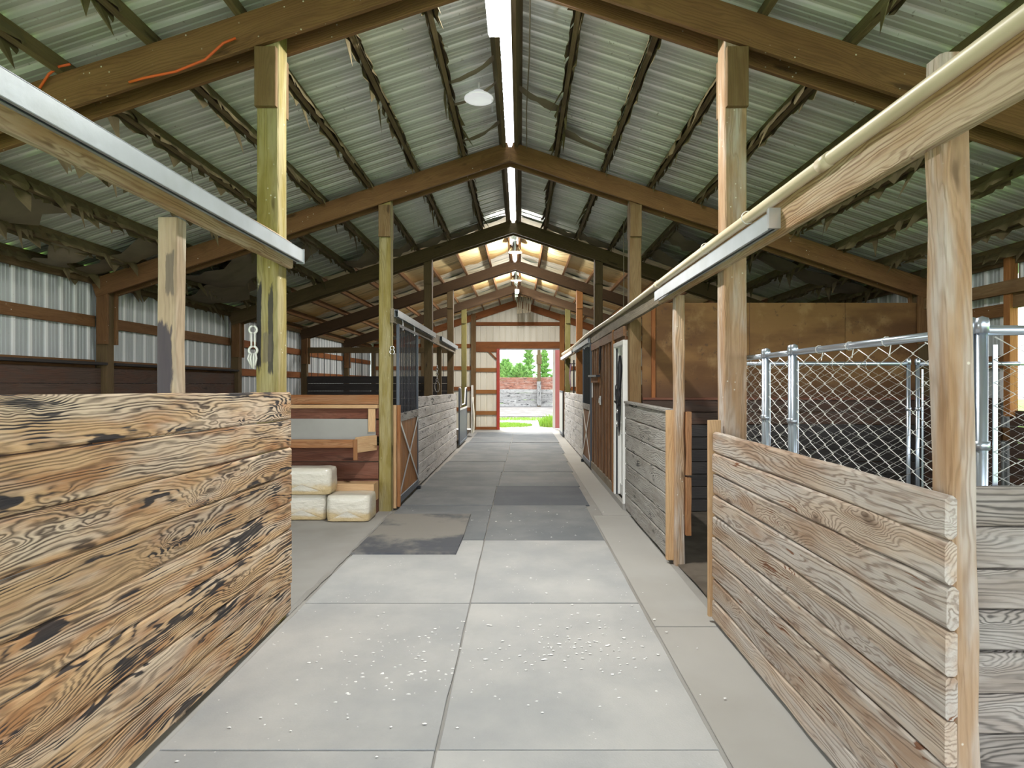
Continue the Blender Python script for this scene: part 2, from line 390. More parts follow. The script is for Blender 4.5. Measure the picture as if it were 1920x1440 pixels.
def beam_mesh(L, w, h, c=.004, n=1, jit=0., rnd=R):
    """long axis local X, thickness local Y, height local Z, chamfered edges"""
    v = []; f = []
    for i in range(n + 1):
        x = -L / 2 + L * i / n
        jy = rnd.uniform(-jit, jit); ja = rnd.uniform(-jit, jit); jb = rnd.uniform(-jit, jit)
        y0, y1, z0, z1 = -w / 2 + jy, w / 2 + jy, -h / 2 + ja, h / 2 + jb
        cc = c * (1 + rnd.uniform(-.4, .8) * (jit > 0))
        v += [(x, y0 + cc, z0), (x, y1 - cc, z0), (x, y1, z0 + cc), (x, y1, z1 - cc), (x, y1 - cc, z1), (x, y0 + cc, z1), (x, y0, z1 - cc), (x, y0, z0 + cc)]
    for i in range(n):
        for k in range(8):
            f.append((i * 8 + k, (i + 1) * 8 + k, (i + 1) * 8 + (k + 1) % 8, i * 8 + (k + 1) % 8))
    f.append(tuple(range(8))); f.append(tuple(n * 8 + k for k in reversed(range(8))))
    me = bpy.data.meshes.new('beam'); me.from_pydata(v, [], f); me.update()
    bm = bmesh.new(); bm.from_mesh(me); bmesh.ops.recalc_face_normals(bm, faces=bm.faces); bm.to_mesh(me); bm.free()
    return me
def frame_mtx(a, b, up=(0, 0, 1)):
    a = Vector(a); b = Vector(b); x = (b - a).normalized(); z = Vector(up); z = (z - x * z.dot(x)).normalized(); y = z.cross(x)
    return Matrix(((x.x, y.x, z.x, (a.x + b.x) / 2), (x.y, y.y, z.y, (a.y + b.y) / 2), (x.z, y.z, z.z, (a.z + b.z) / 2), (0, 0, 0, 1)))
_cache = {}
def beam(name, a, b, w, h, mat, parent=None, up=(0, 0, 1), c=.004, n=1, jit=0., share=True):
    L = (Vector(b) - Vector(a)).length
    key = (round(L, 3), round(w, 4), round(h, 4), c, n, jit, mat)
    if share and key in _cache: me = _cache[key]
    else:
        me = beam_mesh(L, w, h, c, n, jit); _cache[key] = me
    return link(name, me, M[mat], parent, frame_mtx(a, b, up))
def post(name, x, y, z0, z1, wx, wy, mat, parent=None, lean=0, **k):
    # vertical: local X up, local Z = world X (width wx), local Y = world Y
    return beam(name, (x + lean, y, z0), (x, y, z1), wy, wx, mat, parent, up=(1, 0, 0), **k)

def grooved(name, w, h, mat): pass
def ribbed(width, length, major=.23, hgt=.02, minor=True):
    """ribs run along local Y (length), spread along local X; returns mesh with thin one-sided-ish sheet"""
    prof = []
    n = int(round(width / major))
    for i in range(n):
        x = i * major
        prof += [(x, 0), (x + .022, hgt), (x + .058, hgt), (x + .08, 0)]
        if minor: prof += [(x + .120, 0), (x + .128, .006), (x + .136, .006), (x + .144, 0), (x + .172, 0), (x + .180, .006), (x + .188, .006), (x + .196, 0)]
    prof.append((width + .012, 0))
    v = []; f = []
    for j, yy in enumerate((0, length)):
        for x, z in prof: v.append((x, yy, z))
    m = len(prof)
    for i in range(m - 1): f.append((i, i + 1, m + i + 1, m + i))
    me = bpy.data.meshes.new('ribbed'); me.from_pydata(v, [], f); me.update(); return me

# ------------------------------------------------------------------ dimensions
CX = -0.125                                  # ridge / aisle centre
BAY = [4.24, 7.86, 11.50, 15.15, 18.80]      # truss lines
YEND = 22.2
XL, XR = -5.40, 5.22                         # outer walls (inside face)
PL, PR = -1.72, 1.47                         # aisle post centres
SL = .33                                     # roof slope
def zroof(r): return 4.86 - SL * r
YN = -3.0                                    # near end of the roof

# ------------------------------------------------------------------ ground and floor
gnd = MB().box(-60, 60, -40, 90, -.5, -.06).build('ground', M['lawn']); gnd['kind'] = 'structure'
apron = MB().box(-9, 9, YEND + .12, 31.5, -.06, -.03).build('ground_gravel', M['gravel']); apron['kind'] = 'structure'
apron2 = MB().box(-9, 9, -14, -3.0, -.06, -.02).build('ground_gravel', M['gravel']); apron2['kind'] = 'structure'
foot = MB().box(-18, 20, 31.5, 47, -.06, .02).build('ground_arena', M['footing']); foot['kind'] = 'structure'
floor = MB().box(XL - .15, XR + .15, YN, YEND + .12, -.2, 0).build('floor', M['concrete_dk']); floor['kind'] = 'structure'
for (x0, x1, y0, y1, z1, mt) in [
    (.905, 1.36, YN, 1.3, .010, 'concrete'), (.905, 1.36, 1.306, 4.10, .010, 'concrete'), (.905, 1.36, 4.106, 7.6, .010, 'concrete'),
    (1.03, 1.40, 7.606, 11.2, .010, 'concrete'), (1.03, 1.40, 11.206, 16.0, .010, 'concrete'), (1.1, 1.40, 16.006, 22.2, .010, 'concrete'),
    (-5.3, -1.645, 4.36, 7.95, .022, 'concrete_dk'), (-1.63, -1.6, YN, 4.6, .006, 'concrete'),
    (-1.63, 1.4, 21.0, 22.3, .014, 'concrete')]:
    me = beam_mesh(y1 - y0, x1 - x0, z1, .003, 6, .002)
    link('slab', me, M[mt], floor, frame_mtx(((x0 + x1) / 2, y0, z1 / 2), ((x0 + x1) / 2, y1, z1 / 2)))
def bumpy(name, x0, x1, y0, y1, z, amp, mat, parent, step=.2):
    nx = max(2, int((x1 - x0) / step)); ny = max(2, int((y1 - y0) / step)); v = []; f = []
    for j in range(ny + 1):
        for i in range(nx + 1):
            x = x0 + (x1 - x0) * i / nx; y = y0 + (y1 - y0) * j / ny
            v.append((x, y, z + amp * mnoise.noise((x * 2.3, y * 2.3, z * 9))))
    for j in range(ny):
        for i in range(nx):
            a = j * (nx + 1) + i; f.append((a, a + 1, a + nx + 2, a + nx + 1))
    me = bpy.data.meshes.new(name); me.from_pydata(v, [], f); me.update()
    return link(name, me, M[mat], parent, None, True)
bumpy('stall_soil', 1.42, 5.2, YN, 7.8, .02, .02, 'soil', floor)
bumpy('stall_soil', 1.55, 5.2, 11.6, 22.1, .02, .015, 'soil', floor, .5)
bumpy('stall_soil', -5.38, -1.68, YN, 4.3, .02, .02, 'soil', floor, .4)
bumpy('stall_soil', -5.38, -1.72, 8.0, 22.1, .02, .015, 'soil', floor, .5)
# hewn edge along the feed bay slab
v = MB()
pts = [(-1.64 + R.uniform(-.008, .008), 4.3 + i * .12, .012) for i in range(30)]
v.tube(pts, [R.uniform(.012, .022) for _ in pts], 5); v.build('slab_edge', M['concrete_dk'], floor)
# sill kerb below the tack room
MB().box(1.335, 1.39, 7.95, 11.42, 0, .085).build('kerb', M['concrete_dk'], floor)

# ------------------------------------------------------------------ roof (ceiling)
ceil = struct('ceiling')
SLEN = math.hypot(5.85, 5.85 * SL)
sheet = ribbed(.92, SLEN, hgt=.028)
nrm = {}
for sgn in (-1, 1):
    # local X -> world Y ; local Y -> down the slope ; local Z -> outward normal
    dn = Vector((sgn, 0, -SL)).normalized()
    ax = Vector((0, 1, 0)) ; up = ax.cross(dn)
    if up.z < 0: ax = -ax; up = ax.cross(dn)
    nrm[sgn] = (dn, up.copy())
    k = 0; y = YN
    while y < YEND + .4:
        y0 = y if ax.y > 0 else y + .92
        o = Vector((CX, y0, zroof(0))) + dn * (.062)
        mt = Matrix(((ax.x, dn.x, up.x, o.x), (ax.y, dn.y, up.y, o.y), (ax.z, dn.z, up.z, o.z), (0, 0, 0, 1)))
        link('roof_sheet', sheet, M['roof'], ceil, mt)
        y += .92; k += 1
# ridge panel that lets daylight through, and the dark cap beyond
MB().bar((CX, YN, zroof(0) + .045), (CX, 11.4, zroof(0) + .045), .16, .006).build('ridge_skylight', M['ridge'], ceil)
MB().bar((CX, 11.4, zroof(0) + .03), (CX, YEND + .4, zroof(0) + .03), .24, .01).build('ridge_cap', M['roof'], ceil)
# purlins, with the torn lining still stapled to them
def torn_mesh(L, seed, big):
    r = random.Random(seed); v = []; f = []
    for side in (-1, 1):
        x = -L / 2; b = len(v); k = 0
        while x < L / 2:
            hang = r.uniform(.005, .035)
            if r.random() < .11: hang = r.uniform(.04, .10)
            if r.random() < big: hang = r.uniform(.1, .26)
            out = r.uniform(.0, .03) + hang * r.uniform(-.1, .45)
            y = side * .026
            v += [(x, y, r.uniform(-.03, .05)), (x + r.uniform(-.02, .02), y + side * (.012 + out * .4), -.055), (x + r.uniform(-.03, .03), y + side * out, -.07 - hang)]
            x += r.uniform(.03, .11); k += 1
        for i in range(k - 1):
            if r.random() < .12: continue
            a = b + i * 3
            f += [(a, a + 3, a + 4, a + 1), (a + 1, a + 4, a + 5, a + 2)]
    me = bpy.data.meshes.new('torn'); me.from_pydata(v, [], f); me.update(); me.materials.append(M['paper']); return me
RP = [.13, .62, 1.22, 1.82, 2.42, 3.02, 3.62, 4.22, 4.82, 5.3]
lines = [YN] + BAY + [YEND]
torn = {}
for bi in range(len(lines) - 1):
    y0, y1 = lines[bi], lines[bi + 1]
    for sgn in (-1, 1):
        dn, up = nrm[sgn]
        for ri, r in enumerate(RP):
            hgt = .185 if ri == 0 else .135
            c = Vector((CX + sgn * r, 0, zroof(r))) - up * (hgt / 2 + .003)
            far = bi >= 3
            p = beam('purlin', (c.x, y0 + .004, c.z), (c.x, y1 - .004, c.z), .044, hgt, 'rafter' if far else 'purlin', ceil, up=up, c=.003)
            if not far:
                if ri == 0: continue
                vk = (R.randrange(3), bi == 0, ri == 1 or r > 3.2)
                if vk not in torn: torn[vk] = torn_mesh(y1 - y0 - .1 if bi else 6.5, 50 + len(torn), .10 if vk[2] else .05)
                link('torn_lining', torn[vk], M['paper'], p, frame_mtx((c.x, y0 + .004, c.z), (c.x, y1 - .004, c.z), up))
# sheets of stained insulation in the far bays
for bi in (3, 4, 5):
    y0, y1 = lines[bi], lines[bi + 1]
    for sgn in (-1, 1):
        dn, up = nrm[sgn]
        for i in range(len(RP) - 1):
            if i == 0 and bi == 3 and sgn == 1 and False: continue
            ra, rb = RP[i] + .024, RP[i + 1] - .024
            nx, ny = 8, 5; v = []; f = []; sag = R.uniform(.025, .06); rr = R.random()
            for a in range(nx + 1):
                for b in range(ny + 1):
                    t = a / nx; q = b / ny
                    rad = ra + (rb - ra) * q
                    z = zroof(rad) - .012 - sag * 4 * q * (1 - q) * (.55 + .5 * math.sin(t * 7 + rr * 9)) * (0 if t > .86 else 1)
                    v.append((sgn * rad, (t - .5) * (y1 - y0), z))
            for a in range(nx):
                for b in range(ny):
                    k = a * (ny + 1) + b; f.append((k, k + 1, k + ny + 2, k + ny + 1))
            # local X along the barn so that the stain runs along the sheet
            vv = [(yy, -xx, zz) for xx, yy, zz in v]
            me = bpy.data.meshes.new('insulation_panel'); me.from_pydata(vv, [], f); me.update()
            link('insulation_panel', me, M['insul'], ceil, Matrix(((0, -1, 0, CX), (1, 0, 0, (y0 + y1) / 2), (0, 0, 1, 0), (0, 0, 0, 1))), True)
# loose flaps slung between purlins in the near bays
def flap(sgn, r0, r1, y, wid, sag, mat='papergrey', skew=.2, up_=.10):
    dn, up = nrm[sgn]; v = []; f = []; n = 7
    rr = random.Random(int(y * 100 + r0 * 10))
    for i in range(n + 1):
        t = i / n; r = r0 + (r1 - r0) * t
        p = Vector((CX + sgn * r, y + skew * t, zroof(r))) - up * (up_ + sag * 4 * t * (1 - t))
        w = wid * (.7 + rr.uniform(-.25, .3))
        for k in range(3):
            q = k / 2 - .5
            v.append(tuple(p + Vector((0, q * w, 0)) - up * (abs(q) * -.04 + rr.uniform(0, .02))))
    for i in range(n):
        for k in range(2):
            a = i * 3 + k; f.append((a, a + 1, a + 4, a + 3))
    me = bpy.data.meshes.new('flap'); me.from_pydata(v, [], f); me.update()
    link('torn_lining', me, M[mat], ceil, None, True)
for a in [(-1, .12, .64, 5.75, .11, .04), (-1, .12, .64, 6.2, .07, .05), (-1, .12, .64, 7.15, .13, .05), (1, .12, .64, 6.35, .2, .03), (1, .6, 1.24, 7.05, .2, .01),
          (-1, 4.8, 5.3, 6.7, .6, .10), (-1, 4.2, 5.3, 7.4, .7, .03), (-1, 3.0, 3.6, 9.2, .9, .12), (-1, 3.6, 4.8, 8.9, 1.3, .18), (-1, 4.2, 5.3, 9.9, 1.5, .1),
          (1, 2.4, 3.05, 9.3, .8, .10), (1, 3.0, 3.6, 9.7, .7, .16), (1, 2.4, 3.6, 10.6, .7, .1), (1, 3.6, 5.3, 9.0, .8, .05), (-1, 1.8, 2.4, 10.9, .7, .06), (-1, 2.4, 3.0, 10.7, .9, .1),
          (-1, 1.2, 1.8, 11.1, .6, .03), (1, 1.2, 1.8, 11.1, .6, .03), (-1, .6, 1.2, 11.2, .45, .02), (1, .62, 1.2, 11.2, .45, .02), (-1, 4.2, 5.3, 5.4, 1.2, .02)]:
    flap(*a)

# ------------------------------------------------------------------ trusses and posts
def truss(y, label, mat, group):
    t = thing('roof_truss', label, 'truss', (CX, y, 4.4), group)
    H = .235
    for dy in (-.098, .098):
        for sgn in (-1, 1):
            dn, up = nrm[sgn]
            rend = (XR if sgn > 0 else -XL) + sgn * -CX
            a = Vector((CX, y + dy, zroof(0) - .145)) - Vector((0, 0, H / 2 * 1.05))
            b = a + Vector((sgn * rend, 0, -SL * rend))
            beam('rafter', a + Vector((sgn * .003, 0, 0)), b, .040, H, mat, t, up=up, c=.003, n=5, jit=.003)
    # short filler blocks between the paired boards
    MB().box(CX - .12, CX + .12, y - .075, y + .075, 4.50, 4.66).build('ridge_block', M[mat], t)
    return t
tl = ['dark brown rafter pair nearest the camera, orange cord looped over its left end', 'wide brown rafter pair above the shavings bales, second from the camera',
      'dark rafter pair where bare metal roofing gives way to yellow insulation', 'dark brown rafter pair fourth from camera, just beyond the start of insulation', 'brown rafter pair fifth from camera, next to the glowing ridge lamp']
for i, y in enumerate(BAY):
    truss(y, tl[i], ['rafter', 'rafter', 'post_dark', 'rafter_dark', 'rafter_dark'][i], 'paired rafters')
pm_ = {'L': ['post_olive', 'post_olive', 'post_dark', 'post_dark', 'post_olive_dark'], 'R': ['post_pale', 'post_brown', 'post_dark', 'post_orange', 'post_olive_dark']}
plab = {'L': ['yellow-green square post with black worn streaks at end of the left near partition', 'yellow-green square post right of the shavings bales', 'dark post behind grey plank wall on left, first past the sliding door',
              'dark brown post by the end of the grey plank wall on left', 'slim yellow-green post on left nearest the far doorway'],
        'R': ['brown post with cream side standing behind the right near plank partition', 'brown post at near corner of the tack room, left of plywood wall', 'dark post rising above the cedar board tack room wall',
              'orange-brown post beside the right sliding door, third past the plywood', 'yellow-green post on right nearest the far doorway']}
for s_, x, sg in (('L', PL, -1), ('R', PR, 1)):
    for i, y in enumerate(BAY):
        t = thing('barn_post', plab[s_][i], 'post', (x, y, 0), 'aisle posts')
        top = zroof(abs(x - CX)) - .16
        post('shaft', x, y, 0, top, .152, .152, 'post_worn' if (s_, i) == ('L', 0) else pm_[s_][i], t, n=9, jit=.003, c=.006, share=False)
        for dy in (-.098, .098):
            post('bearing_block', x, y + dy, top - .66, top - .26, .146, .04, 'post_brown' if i < 2 else pm_[s_][i], t, c=.004)
# short posts carrying the door rails
t = thing('rail_post', 'scuffed narrow post with purple-black base rising behind left near partition', 'post', (-1.705, 2.995, 0))
post('shaft', -1.705, 2.995, 0, 2.44, .09, .09, 'post_scuff', t, n=8, jit=.003, share=False)
t = thing('rail_post', 'thick pale scuffed post right of the right near partition, passing its rail', 'post', (1.412, 2.03, 0))
post('shaft', 1.412, 2.03, 0, 2.71, .092, .092, 'post_pale', t, lean=.05, n=10, jit=.004, c=.008, share=False)
t = thing('rail_post', 'gnarled narrow post at the near end of grey right partition by dark stall opening', 'post', (1.44, 5.55, 0))
post('shaft', 1.44, 5.55, 0, 2.44, .09, .09, 'post_pale', t, n=10, jit=.006, c=.01, share=False)
b = beam('side_board', (1.512, 5.53, .28), (1.512, 5.53, .80), .10, .045, 'orange_board', t, up=(1, 0, 0), jit=.004, n=3)
b = beam('side_board', (1.515, 5.53, .82), (1.515, 5.53, 1.39), .10, .045, 'orange_board', t, up=(1, 0, 0), jit=.004, n=3)
t = thing('rail_post', 'slim dark post in the middle of the left grey plank wall', 'post', (-1.70, 12.9, 0))
post('shaft', -1.70, 12.9, 0, 2.44, .09, .09, 'post_dark', t)

# ------------------------------------------------------------------ plank partitions along the aisle
def partition(label, xf, side, y0, y1, za, zb, n, mat, cap=None, splits=(), th=.038, jit=.0025, slope=0., z00=.03):
    """xf = aisle face, side = +1 when the boards' backs are at larger X; za/zb top height at y0/y1"""
    t = thing('stall_partition', label, 'partition', (xf, (y0 + y1) / 2, 0), 'plank partitions')
    ys = [y0] + list(splits) + [y1]
    for i in range(n):
        for j in range(len(ys) - 1):
            ya, yb = ys[j], ys[j + 1]
            def zt(y, k):
                top = za + (zb - za) * (y - y0) / (y1 - y0)
                return z00 + (top - z00) * k / n
            h = (zt((ya + yb) / 2, i + 1) - zt((ya + yb) / 2, i)) - .006
            x = xf + side * (th / 2 + R.uniform(0, .004))
            a = Vector((x, ya + .002, (zt(ya, i) + zt(ya, i + 1)) / 2)); b = Vector((x, yb - .002, (zt(yb, i) + zt(yb, i + 1)) / 2))
            beam('plank', a, b, th, h, mat, t, c=.008, n=10, jit=jit, share=False)
    return t
pl = partition('burnt-grained golden plank partition on the left foreground, black scorched knots', -1.62, -1, 1.0, 4.34, 1.612, 1.580, 8, 'burnt')
p = partition('bleached plank partition on the right foreground in front of the wire kennel', 1.31, 1, 1.885, 4.17, 1.290, 1.315, 9, 'bleached')
beam('end_trim', (1.33, 4.19, .05), (1.33, 4.19, 1.39), .035, .085, 'ledge_edge', p, up=(1, 0, 0))
p = partition('grey weathered plank partition between the dark stall opening and the white door', 1.357, 1, 5.62, 7.92, 1.385, 1.40, 7, 'grey_board', jit=.004)
beam('cap_board', (1.38, 5.62, 1.395), (1.38, 7.92, 1.41), .075, .03, 'grey_board', p)
beam('end_trim', (1.372, 5.585, .04), (1.372, 5.585, 1.40), .06, .075, 'ledge_edge', p, up=(1, 0, 0))
partition('whitish grey plank wall on the left beyond the sliding grille door', -1.60, -1, 9.5, 15.45, 1.45, 1.42, 8, 'grey_board_lit', splits=(11.55,), jit=.004)
partition('far whitish plank wall on the right beyond the cedar boards', 1.36, 1, 12.9, 18.7, 1.42, 1.42, 8, 'grey_board_lit', splits=(15.2,), jit=.004)
# dark weathered cross partition at the far right edge
t = thing('stall_partition', 'dark grey swirled-grain plank divider at the bottom right edge', 'partition', (2.6, 2.08, 0), 'plank partitions')
for i in range(9):
    z = .03 + .140 * (i + .5)
    beam('plank', (1.475, 2.08 + R.uniform(-.003, .003), z), (4.9, 2.08, z), .038, .134, 'swirl', t, c=.006, n=8, jit=.003, share=False)

# ------------------------------------------------------------------ outer walls
def outer_wall(name, x, sg, mat):
    w = struct(name, (x, 10, 0))
    return w
wl_ = struct('wall_left', (XL, 12, 0)); wr_ = struct('wall_right', (XR, 12, 0))
_sid = {}
def vsheet(parent, p0, xdir, width, z0, z1, mat):
    """vertical ribbed sheet, ribs upright, starting at p0 and spreading along xdir"""
    key = (round(width, 2), round(z1 - z0, 2), mat)
    if key not in _sid: _sid[key] = ribbed(width, z1 - z0, hgt=.016)
    xd = Vector(xdir); up = Vector((0, 0, 1)); n = xd.cross(up)
    mt = Matrix(((xd.x, up.x, n.x, p0[0]), (xd.y, up.y, n.y, p0[1]), (xd.z, up.z, n.z, z0), (0, 0, 0, 1)))
    return link('siding_sheet', _sid[key], M[mat], parent, mt)
y = 4.24
while y < YEND - .2:
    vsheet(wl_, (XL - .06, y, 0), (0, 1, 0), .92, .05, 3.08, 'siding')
    y += .92
y = 6.5
while y < YEND - .2:
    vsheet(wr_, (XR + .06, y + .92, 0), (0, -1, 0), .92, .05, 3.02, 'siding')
    y += .92
for yy in (2.8, 3.72, 4.64, 5.56):
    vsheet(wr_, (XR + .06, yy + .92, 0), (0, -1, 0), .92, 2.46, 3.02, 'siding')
for (w, xx, sg, ys) in ((wl_, XL, 1, BAY), (wr_, XR, -1, BAY)):
    for i, yy in enumerate(ys):
        if xx > 0 and i == 0: continue
        xm = xx + sg * .07
        m_ = 'post_dark'
        post('wall_post', xm, yy, 0, zroof(abs(xm - CX)) - .12, .14, .14, m_, w, n=5, jit=.004)
        for dy in (-.092, .092): post('scab_board', xm + sg * .03, yy + dy, 2.15, 2.98, .14, .04, 'rafter', w)
    girtz = (2.44, 1.88, 1.1, .45)
    for i in range(len(BAY)):
        ya = BAY[i] + .08; yb = (BAY[i + 1] if i < 4 else YEND) - .08
        if xx > 0 and i == 0: ya = 6.52
        for z in girtz:
            beam('girt', (xx - sg * .022, ya, z), (xx - sg * .022, yb, z), .04, .14, 'rafter_red' if i >= 2 else 'rafter', w)
    beam('eave_plate', (xx, ys[0], 3.0), (xx, YEND, 3.0), .04, .18, 'post_dark', w)
# kick boards inside the left wall, nearer bays
for i in range(2):
    ya, yb = (4.3, BAY[1] - .08) if i == 0 else (BAY[1] + .08, BAY[2] - .08)
    for k in range(9):
        z = .05 + .2 * (k + .5)
        beam('kick_board', (XL + .05, ya, z), (XL + .05, yb, z), .036, .196, 'kick', wl_, c=.004)
    beam('ledge', (XL + .08, ya, 1.90), (XL + .08, yb, 1.90), .16, .035, 'black_board', wl_)
for i in range(9):
    z = .05 + .16 * (i + .5)
    beam('kick_board', (XR - .05, 6.6, z), (XR - .05, 7.8, z), .036, .155, 'kick', wr_)
# right wall window frame near the opening
t = wr_
post('opening_jamb', XR - .03, 6.47, 1.3, 3.0, .09, .09, 'post_orange', t)
beam('opening_header', (XR - .02, 2.8, 2.52), (XR - .02, 6.5, 2.52), .05, .16, 'post_brown', t)
beam('girt', (XR - .08, 4.6, 2.66), (XR - .08, 7.8, 2.66), .05, .14, 'post_brown', t)
for k in range(8):
    beam('kick_board', (XR, 2.4, .09 + .17 * k), (XR, 6.5, .09 + .17 * k), .036, .165, 'kick', t)

# far end wall with its doorway
wf = struct('wall_far', (0, YEND, 0))
DX0, DX1, DZ = -.74, 1.44, 2.92
def far_sheet(x, z0, z1): vsheet(wf, (x, YEND + .05, 0), (1, 0, 0), .92, z0, z1, 'cream')
x = -5.4
while x < 5.2:
    top = zroof(min(abs(x - CX), abs(x + .92 - CX)) if (x - CX) * (x + .92 - CX) > 0 else 0)
    # gable sheets are cut to the slope
    xs = [x + i * .115 for i in range(9)]
    lo = .05
    segs = []
    a, b_ = x, x + .92
    if b_ <= DX0 or a >= DX1: segs = [(a, b_, .05)]
    else:
        if a < DX0: segs.append((a, DX0, .05))
        if b_ > DX1: segs.append((DX1, b_, .05))
        segs.append((max(a, DX0), min(b_, DX1), DZ + .1))
    for (sa, sb, z0) in segs:
        v = []; f = []
        k0 = sa; prof = []
        q = math.floor((sa - x) / .23) * .23 + x
        while q < sb:
            for dx, dz in ((0, 0), (.018, .016), (.042, .016), (.06, 0)):
                if sa <= q + dx <= sb: prof.append((q + dx, dz))
            q += .23
        prof = [(sa, 0)] + [p for p in prof if p[0] > sa + 1e-4 and p[0] < sb - 1e-4] + [(sb, 0)]
        for px, dz in prof:
            zt = zroof(abs(px - CX)) + .0
            v += [(px, YEND + .06 + dz, z0), (px, YEND + .06 + dz, zt)]
        for i in range(len(prof) - 1): f.append((2 * i, 2 * i + 2, 2 * i + 3, 2 * i + 1))
        me = bpy.data.meshes.new('siding_sheet'); me.from_pydata(v, [], f); me.update()
        link('siding_sheet', me, M['cream'], wf)
    x += .92
for xp in (-1.68, 1.52): post('end_post', xp, YEND - .06, 0, zroof(abs(xp - CX)) - .14, .17, .15, 'post_orange' if xp > 0 else 'post_brown', wf)
for xp in (-5.3, -3.5, 3.4, 5.1): post('end_post', xp, YEND - .06, 0, zroof(abs(xp - CX)) - .14, .14, .14, 'post_dark', wf)
beam('header', (-1.6, YEND, 3.08), (1.45, YEND, 3.08), .06, .24, 'rafter_red', wf)
beam('girt', (-1.6, YEND, 3.85), (1.45, YEND, 3.85), .05, .13, 'rafter_red', wf)
for z in (2.18, 1.39, .62): beam('girt', (-1.6, YEND, z), (DX0 - .1, YEND, z), .05, .14, 'post_orange', wf)
for xa, xb in ((-5.3, -1.78), (1.62, 5.1)):
    for z in (3.05, 2.24, 1.5, .75): beam('girt', (xa, YEND, z), (xb, YEND, z), .05, .14, 'rafter_red', wf)
beam('sill', (-1.6, YEND, .06), (DX0 - .1, YEND, .06), .06, .11, 'rafter_red', wf)
MB().bar((-.80 - .34, YEND - .005, 2.86), (-.80 + .02, YEND - .005, 2.50), .05, .11, up=(0, 1, 0)).build('brace', M['rafter_red'], wf)
beam('head_block', (-1.6, YEND - .002, 2.90), (-.84, YEND - .002, 2.90), .05, .13, 'rafter_red', wf)
for sgn in (-1, 1):
    dn, up = nrm[sgn]
    a = Vector((CX, YEND - .1, zroof(0) - .27)); rr = 5.2
    beam('gable_rafter', a, a + Vector((sgn * rr, 0, -SL * rr)), .04, .24, 'rafter_red', wf, up=up)
d = struct('door_1', (DX0, YEND, 0))
post('jamb', DX0 - .05, YEND, 0, 2.95, .11, .16, 'red', d)
beam('track_cover', (DX0 - .1, YEND + .12, 2.96), (DX1 + .2, YEND + .12, 2.96), .06, .10, 'track', d)
post('jamb', DX1 + .03, YEND + .02, 0, 2.95, .05, .1, 'pink', d)
t = thing('sliding_barn_door', 'faded red sliding door edge showing at the right of the far doorway', 'door', (DX1 + .6, YEND + .18, 0))
MB().box(1.27, 2.95, YEND + .2, YEND + .24, .05, 2.93).build('door_leaf', M['pink'], t)
MB().box(1.20, 1.29, YEND + .18, YEND + .26, .04, 2.94).build('edge_trim', M['white'], t)

# ------------------------------------------------------------------ cross walls between stalls
t = struct('wall_tack_room', (3.3, 7.86, 0))
for (xa, xb, hgt) in ((1.56, 1.72, 1.23), (1.725, 2.93, 1.23), (2.935, 4.15, 1.23), (4.155, 5.18, 1.23)):
    me = beam_mesh(hgt, .018, xb - xa, .002)
    o = link('plywood_sheet', me, M['plywood'], t, frame_mtx(((xa + xb) / 2, 7.82, 1.45), ((xa + xb) / 2, 7.82, 1.45 + hgt), (1, 0, 0)))
post('stud', 1.70, 7.80, 1.45, 2.66, .05, .04, 'rafter_red', t)
for i in range(9):
    z = .02 + .158 * (i + .5)
    beam('kick_board', (1.56, 7.80, z), (5.18, 7.80, z), .04, .150, 'kick' if i > 6 else 'black_board', t, c=.006)
beam('ledge', (1.56, 7.79, 1.455), (5.18, 7.79, 1.455), .06, .03, 'redboard', t)
# tack room front of cedar boards and its white door
t = struct('wall_tack_front', (1.40, 10.2, 0))
y = 8.84; k = 0
while y < 11.50:
    wd = R.choice((.14, .16, .19)); wd = min(wd, 11.54 - y)
    post('board', 1.375 + R.uniform(0, .006), y + wd / 2, .09, 2.40, .022, wd - .008, 'siding_wood', t, c=.002, share=False)
    if k % 2 == 0: post('batten', 1.356, y + wd - .004, .09, 2.36, .018, .045, 'siding_wood', t, c=.002)
    y += wd; k += 1
beam('fascia', (1.352, 7.95, 2.335), (1.352, 11.54, 2.335), .024, .13, 'siding_wood', t)
beam('base_board', (1.352, 8.84, .13), (1.352, 11.54, .13), .03, .14, 'rail_grey', t)
post('corner_board', 1.358, 8.84, .09, 2.42, .05, .10, 'post_orange', t)
MB().box(1.365, 1.385, 7.95, 8.82, 2.22, 2.40).build('board', M['siding_wood'], t)
for xx in (1.72, ):
    pass
d = struct('door_2', (1.40, 8.4, 0))
post('jamb', 1.39, 8.745, .085, 2.17, .10, .09, 'white', d)
post('jamb', 1.39, 7.99, .085, 2.17, .10, .05, 'white', d)
beam('head', (1.39, 7.96, 2.19), (1.39, 8.79, 2.19), .10, .06, 'white', d)
MB().box(1.42, 1.455, 8.02, 8.70, .09, 2.16).build('door_leaf', M['white'], d)
for z0, z1 in ((.25, .95), (1.1, 1.5), (1.62, 2.02)):
    m = MB()
    for a, b_ in (((8.12, z0), (8.6, z0)), ((8.6, z0), (8.6, z1)), ((8.6, z1), (8.12, z1)), ((8.12, z1), (8.12, z0))):
        m.bar((1.418, a[0], a[1]), (1.418, b_[0], b_[1]), .012, .03, up=(1, 0, 0))
    m.build('panel_moulding', M['white'], d)
MB().lathe([(.0, -.01), (.03, -.01), (.035, .01), (.03, .03), (0, .035)], 12, (1.40, 8.64, 1.05)).build('knob', M['chrome'], d, True)
post('drip_strip', 1.375, 8.69, .085, 2.15, .02, .02, 'blacksteel', d)

